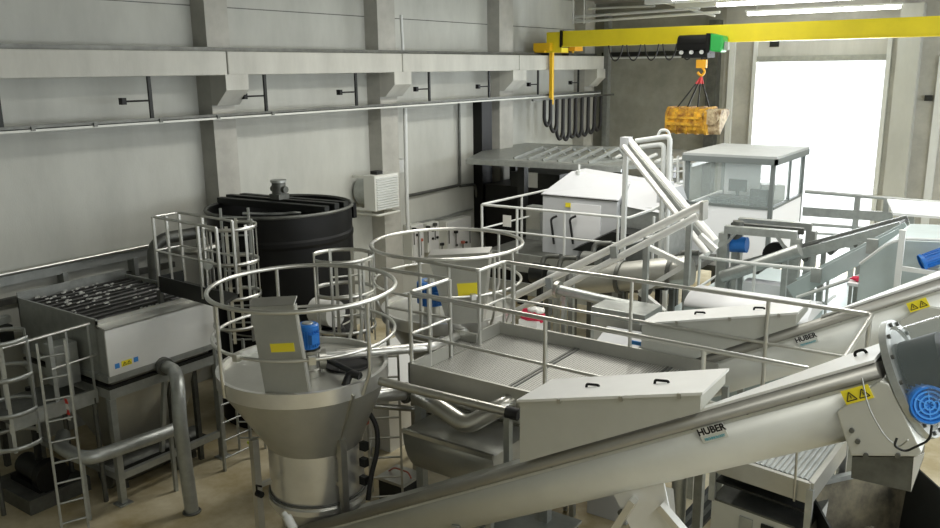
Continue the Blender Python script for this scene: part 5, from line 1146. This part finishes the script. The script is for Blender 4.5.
# half-round cover behind the second feed box
hcv = thing('half_round_cover', P(750, 305, y=10.3), 'white half round lid of a low tank behind the second feed box', 'cover')
a = P(688, 303, y=10.4); b = P(812, 303, y=10.4); zc_ = (a.z+b.z)/2-0.12; N = 14
poly = [(10.65+0.42*math.cos(math.pi*k/N), zc_+0.17*math.sin(math.pi*k/N)) for k in range(N+1)]
mb = MB().prism([(a.x, y, z) for y, z in poly], (b.x-a.x, 0, 0)); mb.sm = [False, False]+[True]*len(poly); mb.build('lid', 'cabin_panel', hcv)
MB().box((a.x, 10.25, 1.6), (b.x, 11.05, zc_)).build('tank_body', 'teal_grey', hcv)
for x in (a.x+0.1, b.x-0.1): MB().bar((x, 10.6, 0), (x, 10.6, 1.6), 0.1).build('leg', 'galvanised', hcv)
# ================================================================== LOWER MACHINES UNDER FRONT CONVEYOR
g0 = P(704, 470, z=1.7)
gx0, gy0 = g0.x, g0.y
lm = thing('roller_grate_machine', (gx0+1.1, gy0+0.5, 0), 'pale boxed machine with slatted roller grate on top below the front conveyor', 'machine')
mzt = 2.3
B0 = P(811, 484, z=mzt); A0 = B0+(P(743, 462, z=mzt)-B0)*1.45; E0 = P(846, 437, z=mzt)
ex = B0-A0; ey = E0-B0
lv = [A0, B0, E0, A0+ey]
MB().prism([p-Vector((0, 0, mzt)) for p in lv], (0, 0, mzt-0.5)).build('cabinet', 'conveyor_sheet', lm)
MB().prism([p-Vector((0, 0, 0.5)) for p in lv], (0, 0, 0.02)).build('lower_tray', 'dull_steel', lm)
for i in range(4): MB().bar(lv[i]-Vector((0, 0, 0.5)), lv[i]-Vector((0, 0, 0.05)), 0.06).build('corner_post', 'galvanised', lm)
for i in range(4):
    a, b = lv[i], lv[(i+1) % 4]; MB().bar(a-Vector((0, 0, 0.09)), b-Vector((0, 0, 0.09)), 0.05, 0.2).build('top_frame', 'stainless_sheet', lm)
for k in range(20):
    u = (k+0.5)/20; a = lerp(lv[0], lv[1], u); b = lerp(lv[3], lv[2], u)
    MB().tube([a+(b-a)*0.05-Vector((0, 0, 0.02)), b-(b-a)*0.05-Vector((0, 0, 0.02))], 0.028, 8).build('grate_bar', 'galvanised', lm)
MB().prism([lerp(lv[0], lv[1], .03)-Vector((0, 0, 0.3)), lerp(lv[0], lv[1], .97)-Vector((0, 0, 0.3)), lerp(lv[3], lv[2], .97)-Vector((0, 0, 0.3)), lerp(lv[3], lv[2], .03)-Vector((0, 0, 0.3))], (0, 0, 0.02)).build('tray', 'dark_steel', lm)
nrm = Vector((ex.y, -ex.x, 0)).normalized()
for u0, u1, m_ in ((0.55, 0.68, 'dark_steel'), (0.7, 0.94, 'cabin_panel'), (0.32, 0.46, 'galvanised')):
    a = lerp(lv[0], lv[1], u0)+nrm*0.012; b = lerp(lv[0], lv[1], u1)+nrm*0.012
    MB().plate([a-Vector((0, 0, 0.56)), b-Vector((0, 0, 0.56)), b-Vector((0, 0, 1.6)), a-Vector((0, 0, 1.6))], 0.02).build('side_panel', m_, lm)
for k, (px, lb) in enumerate(((795, 'thin upright lifting rod standing before the roller grate, left one'),)):
    c_ = P(px, 447, d=6.9)
    MB().tube([P(797, 449, y=lv[1].y-0.03), P(794, 501, y=lv[1].y-0.03)], 0.012, 6).build('lifting_rod', 'stainless', lm)
# support chute pieces below conveyor middle
sc_ = thing('square_duct', P(660, 500, y=6.5), 'short tilted square duct section below the middle of the front conveyor', 'duct')
c_ = P(655, 505, y=6.6)
R_ = Matrix.Rotation(0.5, 3, 'Z')@Matrix.Rotation(0.6, 3, 'X')@Matrix.Rotation(0.35, 3, 'Y')
MB().cbox(c_, (0.2, 0.2, 0.24), mtx=R_).build('duct_body', 'stainless_sheet', sc_)
MB().cbox(c_+R_@Vector((0, 0, 0.13)), (0.25, 0.25, 0.02), mtx=R_).build('duct_flange', 'stainless', sc_)
MB().tube([c_, P(668, 520, y=6.7), P(676, 545, y=6.7)], 0.05, 10).build('outlet', 'stainless_bright', sc_)
MB().tube([(c_.x, c_.y+0.1, 0), c_+Vector((0, .1, 0))], 0.03, 8).build('prop', 'galvanised', sc_)
ss = thing('support_stand', P(620, 528, y=6.3), 'pale tapering sheet steel stand carrying the middle of the front conveyor', 'stand')
q = [P(612, 490, y=6.15), P(664, 482, y=6.15), P(676, 540, y=6.15), P(640, 545, y=6.15)]
MB().plate(q, 0.02).build('gusset_plate', 'cover_grey', ss)
a = P(640, 500, y=6.3); MB().bar((a.x, 6.35, 0), (a.x, 6.35, a.z+0.1), 0.14).build('column', 'galvanised', ss)
MB().bar(P(634, 500, y=6.1), P(608, 540, y=6.1), 0.09, 0.06).build('brace', 'stainless_bright', ss); MB().bar(P(660, 505, y=6.1), P(690, 540, y=6.1), 0.09, 0.06).build('brace', 'stainless_bright', ss)
for px in (655,): c_ = P(622, 512, y=6.13); MB().cyl(c_, c_-Vector((0, 0.03, 0)), 0.03, 10).build('bolt', 'dull_steel', ss)
cbn = thing('floor_cabinet', P(595, 528, y=6.8), 'grey floor cabinet below the front conveyor left of the stand', 'cabinet')
a, b = P(487, 520, z=1.15), P(603, 500, z=1.15)
MB().box((a.x, min(a.y, b.y)-0.2, 0), (b.x, min(a.y, b.y)+0.5, 1.15)).build('body', 'dull_steel', cbn)
MB().box((a.x-0.03, min(a.y, b.y)-0.23, 1.15), (b.x+0.03, min(a.y, b.y)+0.53, 1.18)).build('lid', 'galvanised', cbn)
MB().bar((b.x+0.02, min(a.y, b.y)-0.22, 0), (b.x+0.02, min(a.y, b.y)-0.22, 1.3), 0.05).build('corner_post', 'stainless', cbn)
cy_ = P(679, 492, y=8.0)
tag(MB().cyl((cy_.x, 8.0, 0), (cy_.x, 8.0, cy_.z+0.4), 0.08, 16).build('standpipe', 'galvanised'), 'upright grey standpipe below the front conveyor beside the belt strips', 'pipe')
bs = thing('dark_strip_stack', P(700, 515, z=0.1), 'dark sloping bundle of strips on the floor left of the grate machine', 'strips')
for k in range(5):
    a = P(668+k*5, 535+k*1, z=0.35); b = P(716+k*4, 482+k*2, z=0.35+0.02*k); MB().bar(a, b, 0.06, 0.05).build('strip', 'dark_steel' if k % 2 == 0 else 'dull_steel', bs)
for u in (0.2, 0.8):
    a = lerp(P(668, 535, z=0.35), P(716, 482, z=.35), u); b = lerp(P(688, 539, z=0.35), P(732, 490, z=.35), u); MB().bar((a.x, a.y, 0.16), (b.x, b.y, 0.16), 0.08, 0.32).build('bearer', 'dull_steel', bs)
# ================================================================== OUTSIDE
struct(MB().box((-40, YB+0.31, -0.3), (30, 80, -0.02)), 'floor', 'ground_outside')
ob = thing('neighbouring_building', (-8, 46, 0), 'very pale neighbouring building seen through the bright doorway', 'building')
MB().box((-25, 46, 0), (8, 52, 9.5)).build('wall', 'cabin_panel', ob)
for px, py0, py1 in ((864, 137, 155), (700, 140, 160)):
    a = P(px-9, py0, y=45.9); b = P(px+9, py1, y=45.9); w = MB().box((a.x, 45.9, b.z), (b.x, 46.0, a.z)).build('window', 'heater_grey', ob); MB().box((a.x+0.12, 45.88, b.z+0.12), (b.x-0.12, 45.9, a.z-0.12)).build('pane', 'white_steel', w)
# ================================================================== LIGHT
wd = bpy.data.worlds.new('world'); S.world = wd; wd.use_nodes = True
bg = wd.node_tree.nodes['Background']; bg.inputs[0].default_value = (0.93, 0.97, 1.0, 1); bg.inputs[1].default_value = 3.0
def area(name, loc, rot, sx, sy, e, col=(1, 1, 1)):
    l = bpy.data.lights.new(name, 'AREA'); l.shape = 'RECTANGLE'; l.size = sx; l.size_y = sy; l.energy = e; l.color = col
    o = bpy.data.objects.new(name, l); COL.objects.link(o); o.location = loc; o.rotation_euler = rot; return o
area('daylight_door', ((DL+DR)/2, YB+0.6, 3.3), (math.radians(-90), 0, 0), 3.4, 6.0, 550, (0.93, 0.97, 1))
area('side_fill_right', (5.9, 14.5, 5.2), (0, math.radians(90), 0), 3.1, 20.5, 620, (0.95, 0.98, 1))  # added fill in the unseen right wall, no windows known there
area('ceiling_lamp_a', (-7.5, 14.5, CZ-0.1), (0, 0, 0), 1.0, 9.0, 430, (1.0, 0.97, 0.9))
area('ceiling_lamp_b', (-2.0, 13, CZ-0.1), (0, 0, 0), 1.0, 10.0, 260, (1.0, 0.98, 0.94))
area('camera_side_fill', (1.5, 3.0, CZ-0.1), (0, 0, 0), 1.0, 6.0, 230, (1.0, 0.99, 0.94))  # added fill for the conveyor fronts, no lamp known above the camera
S.view_settings.view_transform = 'Standard'; S.view_settings.look = 'None'; S.view_settings.gamma = 1.0; S.view_settings.exposure = 0.2
S.view_settings.use_curve_mapping = False
